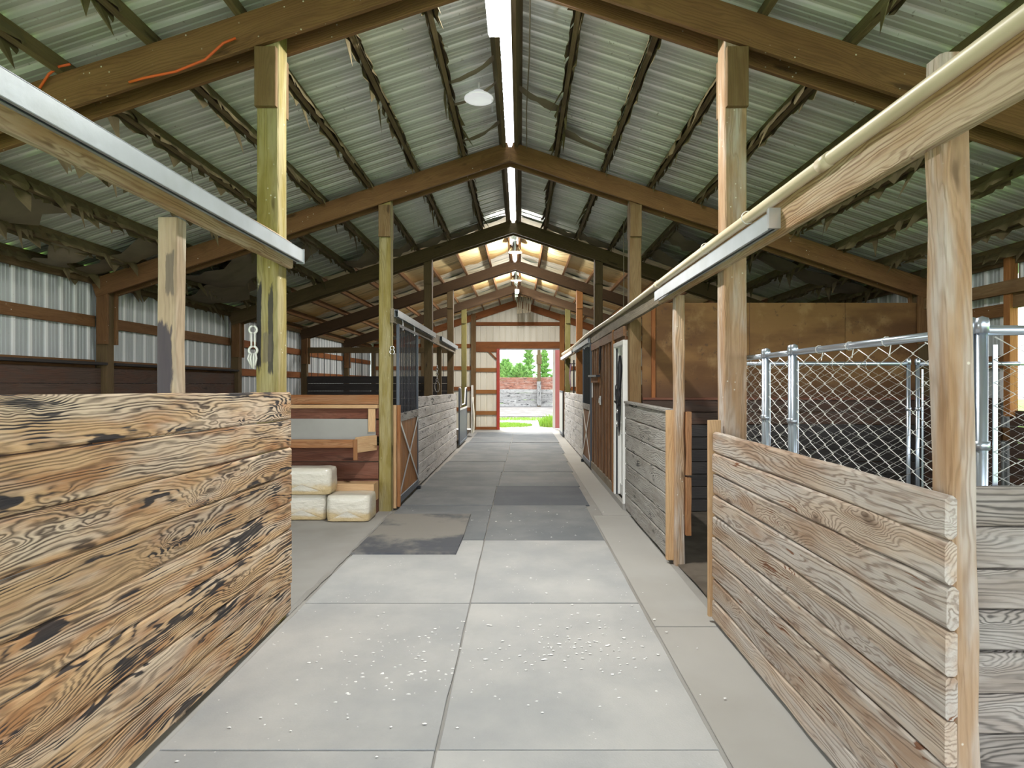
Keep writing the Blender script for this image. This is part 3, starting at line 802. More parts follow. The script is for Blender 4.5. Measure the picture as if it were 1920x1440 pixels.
# feed bay back wall
t = struct('wall_feed_bay', (-3.5, 7.84, 0))
xa, xb = -5.3, -1.80
zs = [(1.385, 1.504, 'orange_board', 7.80), (1.20, 1.335, 'redboard', 7.80), (.66, .86, 'redboard', 7.80), (.44, .65, 'redboard', 7.79), (.23, .43, 'redboard', 7.80), (.03, .22, 'redboard', 7.80), (.97, 1.19, 'redboard', 7.82)]
for z0, z1, m_, yy in zs: beam('plank', (xa, yy, (z0 + z1) / 2), (xb, yy, (z0 + z1) / 2), .04, z1 - z0, m_, t, n=6, jit=.003, c=.005, share=False)
beam('ledge', (xa, 7.765, 1.358), (xb, 7.765, 1.358), .10, .045, 'ledge_edge', t)
beam('sill_timber', (xa, 7.66, .30), (xb, 7.66, .30), .24, .22, 'ledge_edge', t, n=8, jit=.008)
beam('sill_timber', (xa, 7.68, .10), (xb, 7.68, .10), .2, .18, 'redboard', t, n=8, jit=.006)
t = thing('feed_trough', 'long wooden feed trough with grey back and orange front lip above the bales', 'trough', (-3.5, 7.6, .9))
beam('back_panel', (-5.2, 7.765, 1.085), (-1.83, 7.765, 1.065), .02, .265, 'trough_grey', t, n=4, jit=.002)
beam('bottom_board', (-5.2, 7.62, .925), (-2.0, 7.62, .925), .30, .03, 'trough_grey', t)
beam('front_lip', (-5.2, 7.46, .915), (-2.02, 7.46, .915), .04, .10, 'orange_board', t, n=6, jit=.003)
beam('end_board', (-1.83, 7.76, .90), (-1.99, 7.44, .90), .035, .19, 'ledge_edge', t)
beam('bracket', (-2.0, 7.44, .72), (-2.0, 7.44, .97), .035, .05, 'orange_board', t, up=(1, 0, 0))
post('cleat', -1.875, 7.745, 1.04, 1.33, .09, .04, 'ledge_edge', t)

# far-left divider with grille
t = struct('wall_grille', (-3.6, 15.15, 0))
for i in range(10):
    z = .02 + .183 * (i + .5)
    beam('plank', (-5.25, 15.12, z), (-1.8, 15.12, z), .04, .178, 'black_board', t)
beam('top_rail', (-5.25, 15.12, 2.49), (-1.8, 15.12, 2.49), .06, .14, 'post_dark', t)
for i in range(22):
    MB().tube([(-5.15 + i * .155, 15.12, 1.83), (-5.15 + i * .155, 15.12, 2.43)], .008, 6).build('bar', M['blacksteel'], t)
post('stud', -3.45, 15.12, 1.83, 2.43, .09, .06, 'post_dark', t)
t = struct('wall_right_divider', (3.4, 11.5, 0))
for i in range(9):
    z = .02 + .18 * (i + .5)
    beam('plank', (1.56, 11.62, z), (5.18, 11.62, z), .04, .175, 'kick', t)

# ------------------------------------------------------------------ door rails and tracks
t = thing('door_rail', 'wooden rail with bright galvanised track crossing the upper left foreground', 'rail', (-1.6, 2.6, 2.5))
beam('board', (-1.622, .6, 2.51), (-1.622, 4.32, 2.545), .04, .185, 'rail', t, n=12, jit=.003, c=.006)
def track(parent, x, sg, y0, y1, z0, z1_, mat='track', hh=.085):
    # box track with a slot below
    for k, (dx, dz, w, h) in enumerate(((0, 0, .004, hh), (.045, 0, .004, hh), (.0225, hh / 2, .049, .004), (.006, -hh / 2, .014, .004), (.039, -hh / 2, .014, .004))):
        m = MB().bar((x + sg * dx, y0, z0 + dz), (x + sg * dx, y1, z1_ + dz), w, h)
        m.build(['web', 'web', 'crown', 'lip', 'lip'][k], M[mat], parent)
tk = bpy.data.objects.new('track', None); C.objects.link(tk); tk.parent = t
track(tk, -1.600, 1, .6, 4.39, 2.535, 2.553)
MB().box(-1.605, -1.548, 4.388, 4.394, 2.50, 2.605).build('end_plate', M['track'], tk)
t = thing('door_rail', 'long wooden rail running along the right side with galvanised track beneath its pipe', 'rail', (1.37, 8, 2.5))
ys = [.6, 5.95, 7.9, 11.6, 15.2, 19.6]
for i in range(len(ys) - 1):
    beam('board', (1.365, ys[i] + .002, 2.505), (1.365, ys[i + 1] - .002, 2.505), .04, .185, 'rail' if i == 0 or i == 4 else 'rail_grey', t, n=10, jit=.003, c=.006)
tk = bpy.data.objects.new('track', None); C.objects.link(tk); tk.parent = t
track(tk, 1.343, -1, 3.17, 5.9, 2.485, 2.485)
MB().box(1.285, 1.345, 3.155, 3.18, 2.44, 2.545).build('end_plate', M['galv'], tk)
MB().bar((1.34, 3.3, 2.52), (1.34, 3.3, 2.60), .01, .03, up=(0, 1, 0)).build('hanger', M['galv'], tk)
tk = bpy.data.objects.new('track', None); C.objects.link(tk); tk.parent = t
track(tk, 1.343, -1, 11.7, 15.1, 2.485, 2.485)
tk = bpy.data.objects.new('track', None); C.objects.link(tk); tk.parent = t
track(tk, 1.343, -1, 15.4, 19.5, 2.47, 2.47, 'white')
t = thing('door_rail', 'shorter rail and steel track carrying the left sliding grille door', 'rail', (-1.6, 11.5, 2.5))
beam('board', (-1.622, 7.75, 2.51), (-1.622, 15.2, 2.51), .04, .185, 'rail_grey', t, n=10, jit=.003)
tk = bpy.data.objects.new('track', None); C.objects.link(tk); tk.parent = t
track(tk, -1.600, 1, 7.8, 11.3, 2.545, 2.545)
tk = bpy.data.objects.new('track', None); C.objects.link(tk); tk.parent = t
track(tk, -1.600, 1, 12.2, 15.3, 2.56, 2.56)
# pipe on the right rail
pipe = thing('conduit_pipe', 'cream plastic pipe resting along the top of the right rail', 'pipe', (1.33, 8, 2.6))
pp = [(1.325 + .012 * math.sin(y * .9), y, 2.598 + .008 * math.sin(y * .6 + 1)) for y in [.6 + .5 * i for i in range(38)]]
MB().tube(pp, .030, 12).build('tube', M['pvc'], pipe, True)
for yy in (2.62, 5.8, 8.9): MB().tube([(1.325 + .012 * math.sin(yy * .9), yy, 2.598 + .008 * math.sin(yy * .6 + 1)), (1.325 + .012 * math.sin(yy * .9), yy + .09, 2.598 + .008 * math.sin(yy * .6 + 1))], .034, 12).build('coupling', M['pvc'], pipe, True)
for yy in (3.55, 4.35): 
    MB().tube([(1.322 + .037 * math.cos(a), yy, 2.602 + .037 * math.sin(a)) for a in [PI * k / 6 for k in range(2, 14)]], .003, 5).build('strap', M['white'], pipe)

# ------------------------------------------------------------------ sliding stall doors
def stall_door(label, xf, sg, y0, y1, panel, steel, barmat, mid, z0=.07, zt=2.43, zm=1.20, nb=13, brace='galv'):
    """xf = plane of the aisle face; sg = direction to the stall"""
    t = thing('sliding_stall_door', label, 'door', (xf, (y0 + y1) / 2, 0), 'sliding stall doors')
    xc = xf + sg * .022
    post('stile', xc, y0 + .02, z0, zt, .04, .04, steel, t); post('stile', xc, y1 - .02, z0, zt, .04, .04, steel, t)
    beam('top_rail', (xc, y0, zt - .02), (xc, y1, zt - .02), .04, .04, steel, t)
    beam('bottom_rail', (xc, y0, z0 + .05), (xc, y1, z0 + .05), .045, .10, steel, t)
    beam('middle_rail', (xc, y0 + .04, zm), (xc, y1 - .04, zm), .05, .11, mid, t)
    w = (y1 - y0 - .08)
    bar = None
    for i in range(nb):
        yy = y0 + .04 + w * (i + .5) / nb
        if bar is None: bar = MB().tube([(0, 0, zm + .055), (0, 0, zt - .03)], .0085, 6).mesh('bar')
        link('bar', bar, M[barmat], t, Matrix.Translation((xc, yy, 0)))
    nbd = 7
    for i in range(nbd):
        yy = y0 + .04 + w * (i + .5) / nbd
        post('panel_board', xc, yy, z0 + .1, zm - .05, .02, w / nbd - .004, panel, t, c=.003)
    a = (y0 + .05, z0 + .12); b = (y1 - .05, zm - .06)
    MB().bar((xc - sg * .02, a[0], a[1]), (xc - sg * .02, b[0], b[1]), .008, .04, up=(0, 0, 1)).build('cross_brace', M[brace], t)
    MB().bar((xc - sg * .026, b[0], a[1]), (xc - sg * .026, a[0], b[1]), .008, .04, up=(0, 0, 1)).build('cross_brace', M[brace], t)
    for yy in (y0 + .3, y1 - .3):
        h = MB().bar((xc - sg * .012, yy, zt - .06), (xc - sg * .012, yy, zt + .10), .01, .045, up=(0, 1, 0)).build('hanger', M['galv'], t)
        MB().tube([(xc - sg * .005, yy, zt + .09), (xc + sg * .02, yy, zt + .09)], .028, 10).build('wheel', M['galv'], h)
    MB().box(xf - .03, xf + .03, y1 - .02, y1 + .06, .005, .07).build('floor_guide', M['blacksteel'], t)
    return t
stall_door('left sliding stall door with black grille over a varnished cross-braced panel', -1.575, -1, 7.99, 9.50, 'door_wood', 'slate', 'blacksteel', 'grey_board')
stall_door('right sliding stall door with black grille beside the cedar boards', 1.325, 1, 11.55, 12.95, 'siding_wood', 'slate', 'blacksteel', 'grey_board', brace='white')
t = thing('door_post_board', 'raw tan board upright between olive post and left grille door', 'board', (-1.60, 7.96, 0))
post('board', -1.625, 7.955, .03, 1.37, .04, .035, 'ledge_edge', t); post('board', -1.575, 7.955, .05, 1.37, .045, .03, 'orange_board', t)
# half height door with dipped yoke on far left
t = thing('yoke_stall_door', 'dark half-height stall door with dipped grille at the far left', 'door', (-1.57, 17.0, 0))
y0, y1 = 15.8, 17.9
for yy in (y0, y1): post('stile', -1.57, yy, .08, 1.55, .04, .04, 'slate', t)
MB().box(-1.58, -1.56, y0, y1, .1, 1.0).build('panel', M['slate'], t)
beam('bottom_rail', (-1.57, y0, .1), (-1.57, y1, .1), .04, .06, 'slate', t)
yk = [(-1.57, y0, 1.55), (-1.57, y0 + .35, 1.55), (-1.57, y0 + .6, 1.1), (-1.57, y1 - .6, 1.1), (-1.57, y1 - .35, 1.55), (-1.57, y1, 1.55)]
MB().tube(yk, .02, 8).build('yoke_rail', M['white'], t)
MB().bar((-1.545, y0, 1.0), (-1.545, y1, 1.0), .01, .05).build('middle_rail', M['white'], t)
for yy in (y0 + .1, y0 + .22, y1 - .22, y1 - .1): MB().tube([(-1.57, yy, 1.0), (-1.57, yy, 1.55)], .009, 6).build('bar', M['blacksteel'], t)
t = thing('blanket_rack', 'white wire rack with pale sheet hanging beside the far left door', 'rack', (-1.52, 19.2, 0))
m = MB()
for a in ((19.0, 1.1), (19.0, 1.62), (19.45, 1.62), (19.45, 1.1)):
    pass
m.tube([(-1.5, 19.0, .12), (-1.5, 19.0, 1.62), (-1.5, 19.45, 1.62), (-1.5, 19.45, .12)], .015, 6); m.build('frame', M['white'], t)
vv = []; ff = []
for i in range(9):
    for j in range(7):
        vv.append((-1.49 + .05 * math.sin(j * 2.1 + i * .3) , 19.0 + .45 * j / 6, 1.25 - i * .14))
for i in range(8):
    for j in range(6): ff.append((i * 7 + j, i * 7 + j + 1, i * 7 + j + 8, i * 7 + j + 7))
me = bpy.data.meshes.new('sheet'); me.from_pydata(vv, [], ff); me.update(); link('hanging_sheet', me, M['cream'], t, None, True)
# far right half door: white stile and dark frame standing at the end of the plank wall
t = thing('stall_gate', 'narrow dark and white gate edge at far right by the doorway', 'gate', (1.33, 19.4, 0))
post('stile', 1.33, 18.85, .04, 1.45, .04, .06, 'blacksteel', t); post('stile', 1.33, 20.3, .04, 1.45, .04, .06, 'white', t)
beam('rail', (1.33, 18.88, 1.42), (1.33, 20.27, 1.42), .04, .05, 'slate', t); beam('rail', (1.33, 18.88, .1), (1.33, 20.27, .1), .04, .08, 'slate', t)
MB().box(1.322, 1.338, 18.88, 20.27, .14, 1.4).build('panel', M['white'], t)

# ------------------------------------------------------------------ chain link kennel
def chain_panel(label, a, b, zb=.06, zt=1.82, r=.0175, posts=(True, True), skip=None):
    a = Vector(a); b = Vector(b); d = (b - a); L = d.length; d.normalize(); n = Vector((-d.y, d.x, 0))
    t = thing('chain_link_panel', label, 'fence panel', (a.x, a.y, 0), 'wire kennel panels')
    for q, on in ((a, posts[0]), (b, posts[1])):
        if on:
            p = MB().tube([(q.x, q.y, .02), (q.x, q.y, zt + .02)], r, 12).build('upright', M['kennel'], t, True)
            MB().lathe([(.0, .03), (r * 1.1, .022), (r * 1.25, 0), (r * 1.25, -.03), (r, -.03)], 12, (q.x, q.y, zt + .02)).build('cap', M['kennel'], p, True)
            for z in (.45, 1.42): MB().tube([(q.x, q.y, z - .015), (q.x, q.y, z + .015)], r + .006, 12).build('clamp', M['kennel'], p, True)
    for z in (zt, zb + .05):
        MB().tube([(a.x, a.y, z), (b.x, b.y, z)], r, 12).build('rail', M['kennel'], t, True)
    m = MB(); s = .04; N = int(L / (2 * s)) - 0; K = int((zt - zb - .08) / s)
    for i in range(N):
        pts = []
        for k in range(K + 1):
            u = .04 + s + i * 2 * s + s * (1 if (k + i) % 2 else -1)
            if u > L - .01: u = L - .01
            off = .004 * (1 if (k + i) % 2 else -1)
            p = a + d * u + n * off
            pts.append((p.x, p.y, zt - .022 - k * s))
        m.tube(pts, .0026, 4, caps=False)
    o = m.build('wire_mesh', M['wire'], t); o['kind'] = 'stuff'
    tie = MB()
    for i in range(1, int(L / .3)):
        p = a + d * (.3 * i)
        tie.tube([(p.x + n.x * .021 * math.cos(q), p.y + n.y * .021 * math.cos(q), zt + .021 * math.sin(q)) for q in [2 * PI * k / 10 for k in range(10)]] , .0022, 4, closed=True)
        tie.tube([(p.x + n.x * .02, p.y + n.y * .02, zt), (p.x + d.x * .02, p.y + d.y * .02, zt - .06)], .0022, 4)
    if len(tie.v): o = tie.build('wire_ties', M['wire'], t); o['kind'] = 'stuff'
    q = a + d * .045; MB().bar((q.x, q.y, zb + .1), (q.x, q.y, zt - .05), .005, .016, up=tuple(d)).build('tension_bar', M['kennel'], t)
    return t
chain_panel('wire kennel side panel behind the right near partition, nearest part', (1.60, 3.57, 0), (1.60, 2.16, 0))
chain_panel('narrow wire kennel panel between two steel uprights beside the brown post', (1.60, 3.965, 0), (1.60, 3.61, 0))
chain_panel('wire kennel side panel running behind the brown right post', (1.60, 4.76, 0), (1.60, 4.005, 0))
chain_panel('wire kennel front panel at the right edge above the swirled boards', (1.605, 2.125, 0), (3.3, 2.125, 0))
chain_panel('wire kennel back panel seen through the side mesh, left one', (1.86, 5.42, 0), (3.44, 5.42, 0))
chain_panel('wire kennel back panel seen through the side mesh, right one', (3.52, 5.42, 0), (5.05, 5.42, 0))

# ------------------------------------------------------------------ rubber mats
rows = [(.86, 2.70, 'mat_dusty'), (2.71, 4.53, 'mat_dusty'), (4.54, 6.36, 'mat_dusty'), (6.37, 8.20, 'mat_mid'), (8.22, 9.78, 'mat_dark'), (9.79, 11.38, 'mat_mid'),
        (11.40, 12.93, 'mat_mid'), (12.94, 14.48, 'mat_mid'), (14.5, 17.2, 'mat_mid'), (17.25, 20.9, 'mat_mid')]
ordn = ['first', 'second', 'third', 'fourth', 'fifth', 'sixth', 'seventh', 'eighth', 'ninth', 'tenth']
for i, (ya, yb, mt) in enumerate(rows):
    seam = -.37 + (0 if ya < 8 else min(.14, (ya - 8) * .016))
    for s_ in (0, 1):
        if s_ == 0: xa, xb = seam - 1.225, seam - .005
        else: xa, xb = seam + .005, (seam + 1.25 if ya < 8.2 else seam + 1.30)
        if ya > 14: xb = xb + (.04 if s_ else 0)
        if s_ == 0 and ya > 8: mt2 = 'mat_mid'
        else: mt2 = mt
        hgt = .014 + (.004 if ya in (8.22,) else 0) + R.uniform(-.001, .001)
        me = beam_mesh(yb - ya, xb - xa, hgt, .003, 8, .0035)
        o = link('rubber_mat', me, M[mt2], None, frame_mtx(((xa + xb) / 2, ya, hgt / 2 + .001), ((xa + xb) / 2, yb, hgt / 2 + .001)))
        look = {'mat_dusty': 'pale dusty', 'mat_mid': 'grey', 'mat_dark': 'dark slate'}[mt2]
        tag(o, '%s rubber floor mat, %s from the camera in the %s column of the aisle' % (look, ordn[i], ('left', 'right')[s_]), 'floor mat', 'aisle floor mats')
me = beam_mesh(1.76, 1.0, .016, .004, 8, .006)
tag(link('rubber_mat', me, M['mat_loose'], None, frame_mtx((-1.105, 5.82, .0245), (-1.105, 7.58, .0245))), 'loose dark rubber mat lying on top of the aisle mats at left', 'floor mat')

# ------------------------------------------------------------------ bales of shavings
def bale(x0, x1, y0, y1, z0, z1, label, seed, rot=0):
    bm = bmesh.new(); bmesh.ops.create_cube(bm, size=1)
    bmesh.ops.subdivide_edges(bm, edges=bm.edges, cuts=7, use_grid_fill=True)
    sx, sy, sz = x1 - x0, y1 - y0, z1 - z0
    for v in bm.verts:
        p = v.co * 2
        e = [abs(c) ** 14 for c in p]
        k = 1 / max(1, (sum(e)) ** (1 / 14))
        q = p * k
        bul = .05 * (1 - q.x ** 2) * (1 - q.z ** 2)
        v.co = Vector((q.x * sx / 2, q.y * sy / 2 * (1 + bul), q.z * sz / 2 * (1 + .05 * (1 - q.x ** 2) * (1 - q.y ** 2))))
        nn = mnoise.noise_vector(v.co * 7 + Vector((seed * 3.1, seed, 0)))
        if v.co.z > -sz / 2 + .03: v.co += nn * .007
        v.co.z = max(v.co.z, -sz / 2)
    me = bpy.data.meshes.new('bale'); bm.to_mesh(me); bm.free()
    o = thing('shavings_bale', label, 'bale', ((x0 + x1) / 2, (y0 + y1) / 2, z0), 'wrapped shavings bales')
    link('wrapped_block', me, M['bag'], o, Matrix.Translation(((x0 + x1) / 2, (y0 + y1) / 2, (z0 + z1) / 2)) @ Matrix.Rotation(rot, 4, 'Z'), True)
    # folded wrap ends as triangular tucks on the front
    m = MB(); zc = (z0 + z1) / 2
    m.v += [(x0 + .02, y0 - .014, z0 + .02), (x1 - .02, y0 - .014, z0 + .02), ((x0 + x1) / 2, y0 - .03, z0 + .13)]
    m.f += [(0, 1, 2)]
    m.build('wrap_fold', M['bag'], o)
    return o
bale(-2.86, -2.305, 7.26, 7.52, .022, .325, 'lower left clear-wrapped shavings bale supporting the upper one', 1)
bale(-2.90, -2.24, 7.22, 7.53, .328, .645, 'upper clear-wrapped shavings bale, golden at its bottom, resting on another bale', 2)
bale(-2.275, -1.765, 7.17, 7.54, .022, .335, 'right clear-wrapped shavings bale on the floor beside the olive post', 3)

# ------------------------------------------------------------------ lamps
def led(label, x, y, z, L, rot=0, power=60):
    t = thing('ridge_lamp', label, 'lamp', (x, y, z), 'ridge lamps')
    MB().box(x - .06, x + .06, y - L / 2, y + L / 2, z, z + .05).build('housing', M['whitelamp'], t)
    MB().box(x - .05, x + .05, y - L / 2 + .01, y + L / 2 - .01, z - .02, z).build('diffuser', M['led'], t)
    for yy in (y - L / 3, y + L / 3): MB().tube([(x, yy, z + .05), (x, yy, zroof(0) - .06)], .003, 5).build('hanger', M['galv'], t)
    l = bpy.data.lights.new('lamp_light', 'AREA'); l.shape = 'RECTANGLE'; l.size = .12; l.size_y = L; l.energy = power; l.color = (1, .97, .92)
    lo = bpy.data.objects.new('lamp_light', l); C.objects.link(lo); lo.parent = t; lo.location = (0, 0, -.03)
    return t
led('bright strip lamp under the near ridge, at the top edge', -.20, 4.72, 4.50, .6, power=90)
led('bright lamp glowing at the ridge beyond the yellow insulation', -.09, 17.9, 4.36, .36, power=110)
t = thing('dome_lamp', 'white ribbed dome shade hung under the roof left of the ridge', 'lamp', (-.42, 6.25, 4.52))
MB().lathe([(.03, .06), (.06, .055), (.09, .03), (.095, .02), (.12, .015), (.125, .0), (.148, -.008), (.15, -.02), (.145, -.022), (.12, -.006), (.0, .01)], 28, (-.42, 6.25, 4.57)).build('shade', M['led_dim'], t, True)
m = MB()
for k in range(6): m.tube([(-.28 + .006 * math.cos(a), 6.2, 4.52 - k * .022 + .013 * math.sin(a)) for a in [2 * PI * q / 8 for q in range(8)]], .002, 4, closed=True)
m.build('pull_chain', M['galv'], t)
MB().tube([(-.42, 6.25, 4.62), (-.42, 6.25, 4.72)], .012, 8).build('stem', M['whitelamp'], t)
for (yy, zz, lab) in ((13.3, 4.60, 'shiny metal lamp hung at the ridge among yellow insulation, nearer one'), (17.0, 4.62, 'shiny metal lamp hung at the ridge just before the glowing lamp')):
    t = thing('reflector_lamp', lab, 'lamp', (CX + .02, yy, zz))
    MB().lathe([(.03, .16), (.05, .15), (.07, .05), (.15, -.08), (.155, -.09), (.14, -.08), (.06, .04), (0, .05)], 20, (CX + .02, yy, zz)).build('reflector', M['chrome'], t, True)
    MB().tube([(CX + .02, yy, zz + .15), (CX + .02, yy, zroof(0) - .01)], .01, 6).build('stem', M['galv'], t)
    MB().lathe([(0, .05), (.03, .03), (.045, -.04), (.045, -.10), (.025, -.14), (0, -.15)], 14, (CX + .02, yy, zz)).build('added_bulb', M['added_glow'], t, True)
    l = bpy.data.lights.new('added_fill_light', 'POINT'); l.shadow_soft_size = .06; l.energy = 75; l.color = (1, .96, .9)  # light added under an unlit reflector to brighten the insulation
    lo = bpy.data.objects.new('added_fill_light', l); C.objects.link(lo); lo.parent = t; lo.location = (0, 0, -.30)
# torn paper strips hanging at the end gable
t = thing('paper_strips', 'cluster of grey paper strips hanging from the ridge before the end wall', 'paper strips', (.15, 20.2, 4.3))
for i in range(7):
    x = -.08 + i * .07 + R.uniform(-.01, .01)
    MB().bar((x, 20.2 + R.uniform(-.1, .1), 4.55), (x + R.uniform(-.03, .03), 20.2, 3.95 + R.uniform(0, .15)), .05, .012, up=(0, 1, 0)).build('slat', M['papergrey'], t)

# ------------------------------------------------------------------ small hung things
def ring(m, c, r, w, ax='x'):
    pts = []
    for k in range(14):
        a = 2 * PI * k / 14
        pts.append((c[0], c[1] + r * math.cos(a), c[2] + r * math.sin(a)) if ax == 'x' else (c[0] + r * math.cos(a), c[1], c[2] + r * math.sin(a)))
    m.tube(pts, w, 6, closed=True)
    return m
t = thing('cross_tie_snap', 'white snap hook hanging at the left of the yellow post above the burnt partition', 'hook', (-1.82, 4.14, 2.0))
xx, yy = -1.808, 4.145
ring(MB(), (xx, yy, 2.005), .026, .007, 'y').build('ring', M['white'], t, True)
m = MB().tube([(xx - .012, yy, 1.985), (xx - .012, yy, 1.89)], .006, 6).tube([(xx + .012, yy, 1.985), (xx + .012, yy, 1.89)], .006, 6); m.build('shank', M['white'], t, True)
m = ring(MB(), (xx, yy, 1.865), .028, .008, 'y'); m.build('swivel', M['white'], t, True)
m = MB()
for dx, l in ((-.03, .08), (-.012, .10), (.008, .105), (.028, .08)): m.tube([(xx + dx * .7, yy - .005, 1.845), (xx + dx, yy - .012, 1.81), (xx + dx * .5, yy, 1.845 - l)], .006, 6)
m.build('knotted_strap', M['white'], t, True)
t = thing('cross_tie_snap', 'small snap hook on a tan cord at the side of post right of bales', 'hook', (-1.63, 7.78, 2.0))
MB().tube([(-1.625, 7.76, 2.55), (-1.622, 7.76, 2.35), (-1.620, 7.75, 2.13)], .006, 6).build('cord', M['rope'], t)
m = ring(MB(), (-1.62, 7.75, 2.10), .025, .006, 'y'); ring(m, (-1.62, 7.75, 2.05), .03, .006, 'y'); m.build('hook', M['chrome'], t, True)
t = thing('cross_tie_snap', 'long snap hook hanging beside dark post over the left plank wall', 'hook', (-1.56, 11.45, 2.0))
m = MB()
for k in range(6): ring(m, (-1.56, 11.5, 1.98 - k * .05), .022, .006, 'y' if k % 2 else 'x')
m.build('chain', M['chrome'], t)
m = MB().tube([(-1.56 + .045 * math.cos(a), 11.5, 1.60 + .10 * math.sin(a)) for a in [2 * PI * k / 16 for k in range(16)]], .008, 6, closed=True); m.build('hook', M['chrome'], t)
# orange cord over the first truss
cord = thing('extension_cord', 'orange extension cord looped along the nearest left rafter', 'cord', (-2.6, 4.1, 3.7))
yy = 4.10
MB().tube([(-3.22, yy, 3.62), (-3.15, yy - .01, 3.71), (-3.08, yy - .01, 3.76), (-3.0, yy - .02, 3.77)], .008, 8).build('cord_loop', M['orange'], cord, True)
MB().tube([(-2.62, yy - .0, 3.66), (-2.5, yy - .02, 3.68), (-2.3, yy - .02, 3.72), (-2.1, yy - .02, 3.80), (-1.98, yy - .02, 3.91), (-1.9, yy - .01, 3.95)], .008, 8).build('cord_loop', M['orange'], cord, True)
# thin cable along the ridge
tag(MB().tube([(CX + .20, 4.4, 4.62), (CX + .21, 5.5, 4.60), (CX + .195, 6.6, 4.61), (CX + .21, 7.7, 4.61)], .006, 6).build('ridge_cable', M['papergrey']), 'pale thin cable running along the right ridge board', 'cable')
tag(MB().tube([(1.62, 9.6, 2.62), (1.63, 9.6, 3.3), (1.62, 9.6, 4.2)], .007, 6).build('hanging_wire', M['papergrey']), 'thin wire hanging above the tack room rail', 'wire')
# halter on the white door
t = thing('horse_halter', 'black halter and straps hanging on the white tack room door', 'halter', (1.34, 8.1, 1.5))
def strap(pts, r=.014): MB().tube(pts, r, 6).build('strap', M['leather'], t, True)
X0 = 1.325
strap([(X0, 8.12, 2.02), (X0, 8.10, 1.85), (X0 - .01, 8.12, 1.6), (X0, 8.16, 1.40), (X0, 8.17, 1.15), (X0, 8.19, .95)], [.02, .035, .03, .025, .02, .006])
strap([(X0 - .01, 8.16, 1.68), (X0 - .02, 8.30, 1.62), (X0 - .02, 8.33, 1.50), (X0 - .02, 8.26, 1.38), (X0 - .01, 8.17, 1.33)])
strap([(X0 - .01, 8.13, 1.62), (X0 - .02, 8.05, 1.52), (X0 - .02, 8.07, 1.42), (X0 - .01, 8.15, 1.36)])
strap([(X0 - .01, 8.20, 1.36), (X0 - .02, 8.33, 1.42), (X0 - .02, 8.36, 1.40)], .02)
strap([(X0 - .01, 8.15, 1.88), (X0 - .02, 8.17, 1.72), (X0 - .02, 8.15, 1.55)])
m = ring(MB(), (X0 - .02, 8.22, 1.28), .025, .006); ring(m, (X0 - .02, 8.25, 1.12), .025, .006); ring(m, (X0 - .025, 8.2, 1.60), .022, .005); m.build('buckle', M['chrome'], t, True)
# saddle rack
t = thing('saddle_rack', 'orange wooden bracket with dark padded top on the cedar wall', 'rack', (1.3, 11.0, 1.75))
MB().bar((1.33, 10.35, 1.72), (1.33, 11.35, 1.72), .03, .09).build('arm', M['orange_board'], t)
MB().bar((1.308, 10.25, 1.785), (1.308, 11.45, 1.80), .07, .035).build('pad', M['blacksteel'], t)
MB().bar((1.335, 11.3, 1.40), (1.335, 11.3, 1.69), .02, .03, up=(0, 1, 0)).build('stay', M['white'], t)
t = thing('wall_bridle', 'dark bridle hung high on the cedar boards', 'bridle', (1.36, 10.0, 2.1))
MB().tube([(1.335, 10.2, 2.28), (1.335, 10.12, 2.1), (1.335, 10.18, 1.92), (1.335, 10.28, 1.83), (1.335, 10.3, 2.05), (1.335, 10.2, 2.28)], .01, 6).build('strap', M['leather'], t)
t = thing('wall_latch', 'small pale latch plate on the cedar boards', 'latch', (1.37, 10.25, 1.38))
MB().box(1.338, 1.348, 10.18, 10.3, 1.30, 1.45).build('plate', M['galv'], t); MB().tube([(1.332, 10.24, 1.42), (1.325, 10.24, 1.33)], .012, 6).build('hasp', M['chrome'], t)
t = thing('lead_rope', 'purple-grey lead rope hanging by the far right posts', 'rope', (1.4, 16.4, 1.8))
for k in range(3): MB().tube([(1.36, 16.2 + k * .12, 2.2), (1.33, 16.25 + k * .12, 1.9), (1.34, 16.2 + k * .15, 1.55 + .1 * k)], .012, 6).build('strand', plain('faded_rope', (.35, .22, .3), .8) if k == 0 else bpy.data.materials['faded_rope'], t)
MB().tube([(1.30, 16.35, 2.2), (1.48, 16.35, 2.2)], .012, 6).build('peg', M['blacksteel'], t)
MB().tube([(1.44, 16.35, 0), (1.44, 16.35, 2.3)], .02, 6).build('stand', M['blacksteel'], t)
# scattered shavings and chips on the floor
m = MB()
for k in range(380):
    if k < 140: x, y = R.gauss(-.75, .35), R.gauss(3.55, .35)
    elif k < 300: x, y = R.gauss(.35, .3), R.gauss(3.75, .3)
    else: x, y = R.uniform(-1.5, 1.25), R.uniform(2.6, 8)
    if not (-1.55 < x < 1.25): continue
    r = R.uniform(.002, .009); a = R.uniform(0, PI); z = .0185
    n = len(m.v)
    for q in range(5):
        b = a + 2 * PI * q / 5; rr = r * R.uniform(.5, 1.3)
        m.v.append((x + rr * 1.6 * math.cos(b), y + rr * math.sin(b), z))
    m.v.append((x, y, z + .004))
    m.f += [(n + q, n + (q + 1) % 5, n + 5) for q in range(5)]
o = m.build('spilled_shavings', M['white']); tag(o, 'white wood shavings flecked across the near aisle mats', 'shavings'); o['kind'] = 'stuff'

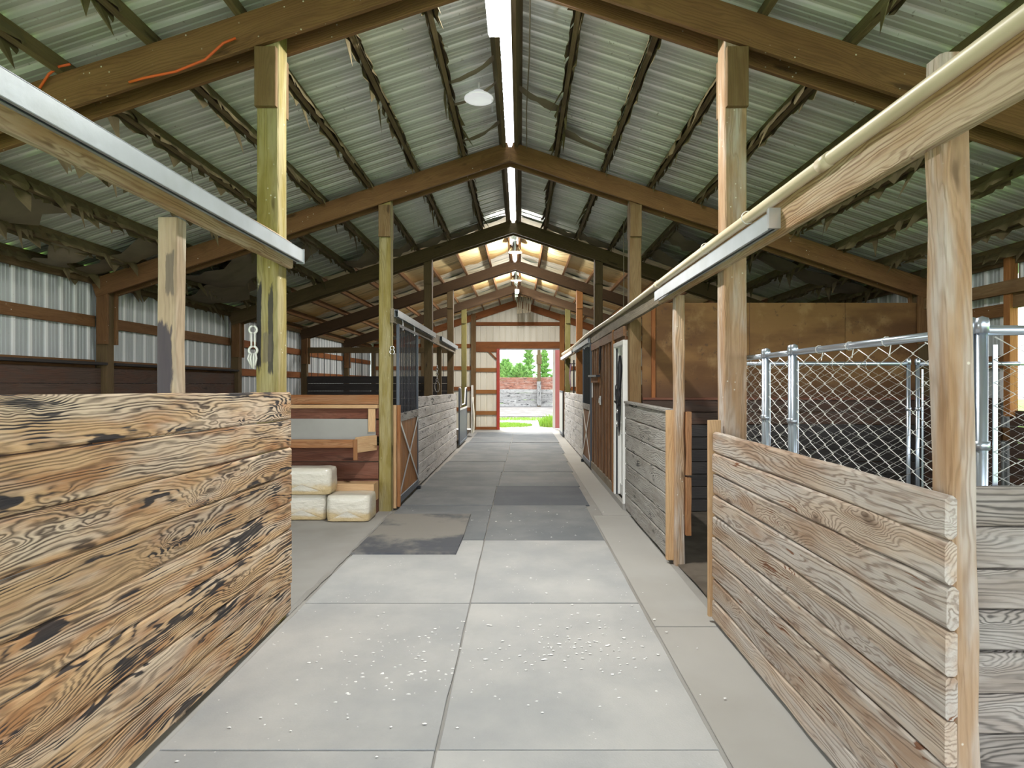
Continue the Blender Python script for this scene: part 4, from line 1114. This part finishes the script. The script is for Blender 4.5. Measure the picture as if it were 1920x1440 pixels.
# ------------------------------------------------------------------ outdoors beyond the far door
t = thing('arena_fence', 'long plank fence seen through the far doorway, red boards above grey', 'fence', (2, 46, 0))
zz = 0.0
for k in range(9):
    h = .26 if k < 6 else .22
    for j in range(5):
        x0 = -14 + j * 6.2 + (k % 2) * 1.3
        beam('plank', (x0, 46 + R.uniform(-.03, .03), zz + h / 2), (x0 + 6.21, 46, zz + h / 2), .06, h + .004, 'fence_red' if k >= 5 else 'fence_grey', t, n=6, jit=.02, c=.012, share=False)
    zz += h
for x in (-10, -4.3, 8.0, 14): post('fence_post', x, 46.15, 0, 2.3, .2, .2, 'fence_grey', t)
t = thing('eave_post', 'tall dark post rising from the arena fence outside', 'post', (1.42, 45.8, 0))
post('shaft', 1.42, 45.8, 0, 5.2, .26, .26, 'post_dark', t); post('collar', 1.42, 45.8, 3.2, 3.9, .4, .4, 'post_dark', t)
post('lower_sleeve', 1.42, 45.75, .1, 1.9, .3, .3, 'fence_grey', t)
def tree(x, y, h, w, label, seed, conifer=True):
    r = random.Random(seed)
    t = thing('evergreen_tree' if conifer else 'leafy_tree', label, 'tree', (x, y, 0), 'trees beyond the arena')
    MB().tube([(x, y, 0), (x + .1, y, h * .5), (x, y, h * .95)], [.22, .14, .03], 7).build('trunk', M['bark'], t)
    m = MB()
    for k in range(2600):
        u = r.random() ** .8
        if conifer:
            z = h * (.12 + .88 * u); rad = w * (1 - u) ** .8 * (.55 + .45 * math.sin(u * 60 + r.random()))
            rad = max(.06, rad * r.uniform(.5, 1.05))
        else:
            z = h * (.25 + .75 * u); rad = w * math.sqrt(max(.02, 1 - (2 * u - .9) ** 2)) * r.uniform(.4, 1.05)
        a = r.uniform(0, 2 * PI); c = Vector((x + rad * math.cos(a), y + rad * math.sin(a), z))
        l = r.uniform(.16, .38); dv = Vector((math.cos(a), math.sin(a), r.uniform(.1, .9))).normalized() * l
        sv = Vector((-math.sin(a), math.cos(a), r.uniform(-.4, .4))) * l * .35
        n = len(m.v); m.v += [tuple(c - sv), tuple(c + sv), tuple(c + dv)]; m.f.append((n, n + 1, n + 2))
    o = m.build('foliage', M['needle'], t); o['kind'] = 'stuff'
tree(.75, 53, 5.3, 1.15, 'tall pointed evergreen just left of the outdoor post', 3)
tree(2.15, 54, 4.9, 1.2, 'evergreen just right of the outdoor post beyond the fence', 4)
tree(-1.2, 51, 3.7, .95, 'rounded light green tree at left edge of the far doorway', 5, False)
tree(-.05, 49.5, 3.3, .75, 'small round green tree beside the pointed evergreen', 8, False)
tree(3.1, 50, 2.8, .6, 'small green tree at right edge of the far doorway', 6, False)
# far hill in haze
v = []; f = []; n = 40
for i in range(n + 1):
    x = -70 + 140 * i / n
    hh = 7 + 3 * math.sin(i * .5) + 1.5 * math.sin(i * 1.3)
    v += [(x, 86, -.1), (x, 89, hh)]
for i in range(n): f.append((2 * i, 2 * i + 2, 2 * i + 3, 2 * i + 1))
me = bpy.data.meshes.new('hill'); me.from_pydata(v, [], f); me.update(); o = link('ground_hill', me, M['haze']); o['kind'] = 'structure'
# grass at the door
def clump(name, label, x, y, rx, ry, n, h, seed):
    r = random.Random(seed); m = MB()
    for k in range(n):
        a = r.uniform(0, 2 * PI); q = math.sqrt(r.random()); px, py = x + rx * q * math.cos(a), y + ry * q * math.sin(a)
        hh = h * r.uniform(.5, 1.1) * (1.1 - q * .6); dx, dy = r.uniform(-.5, .5) * hh, r.uniform(-.5, .5) * hh; w = .012
        b = len(m.v); m.v += [(px - w, py, -.03), (px + w, py, -.03), (px + dx * .4 + w * .6, py + dy * .4, hh * .6), (px + dx, py + dy, hh)]
        m.f += [(b, b + 1, b + 2), (b, b + 2, b + 3)]
    o = m.build(name, M['blade']); tag(o, label, 'grass'); o['kind'] = 'stuff'
clump('grass_clump', 'bright green grass tuft outside by the right door edge', 1.35, 24.6, .55, .6, 900, .5, 1)
clump('grass_patch', 'low green grass strip outside at left of the doorway', -.6, 25.2, 1.1, 1.3, 1600, .09, 2)
clump('grass_strip', 'thin bright grass strip along the edge of the arena', .2, 29.6, 3.5, .9, 1800, .08, 3)
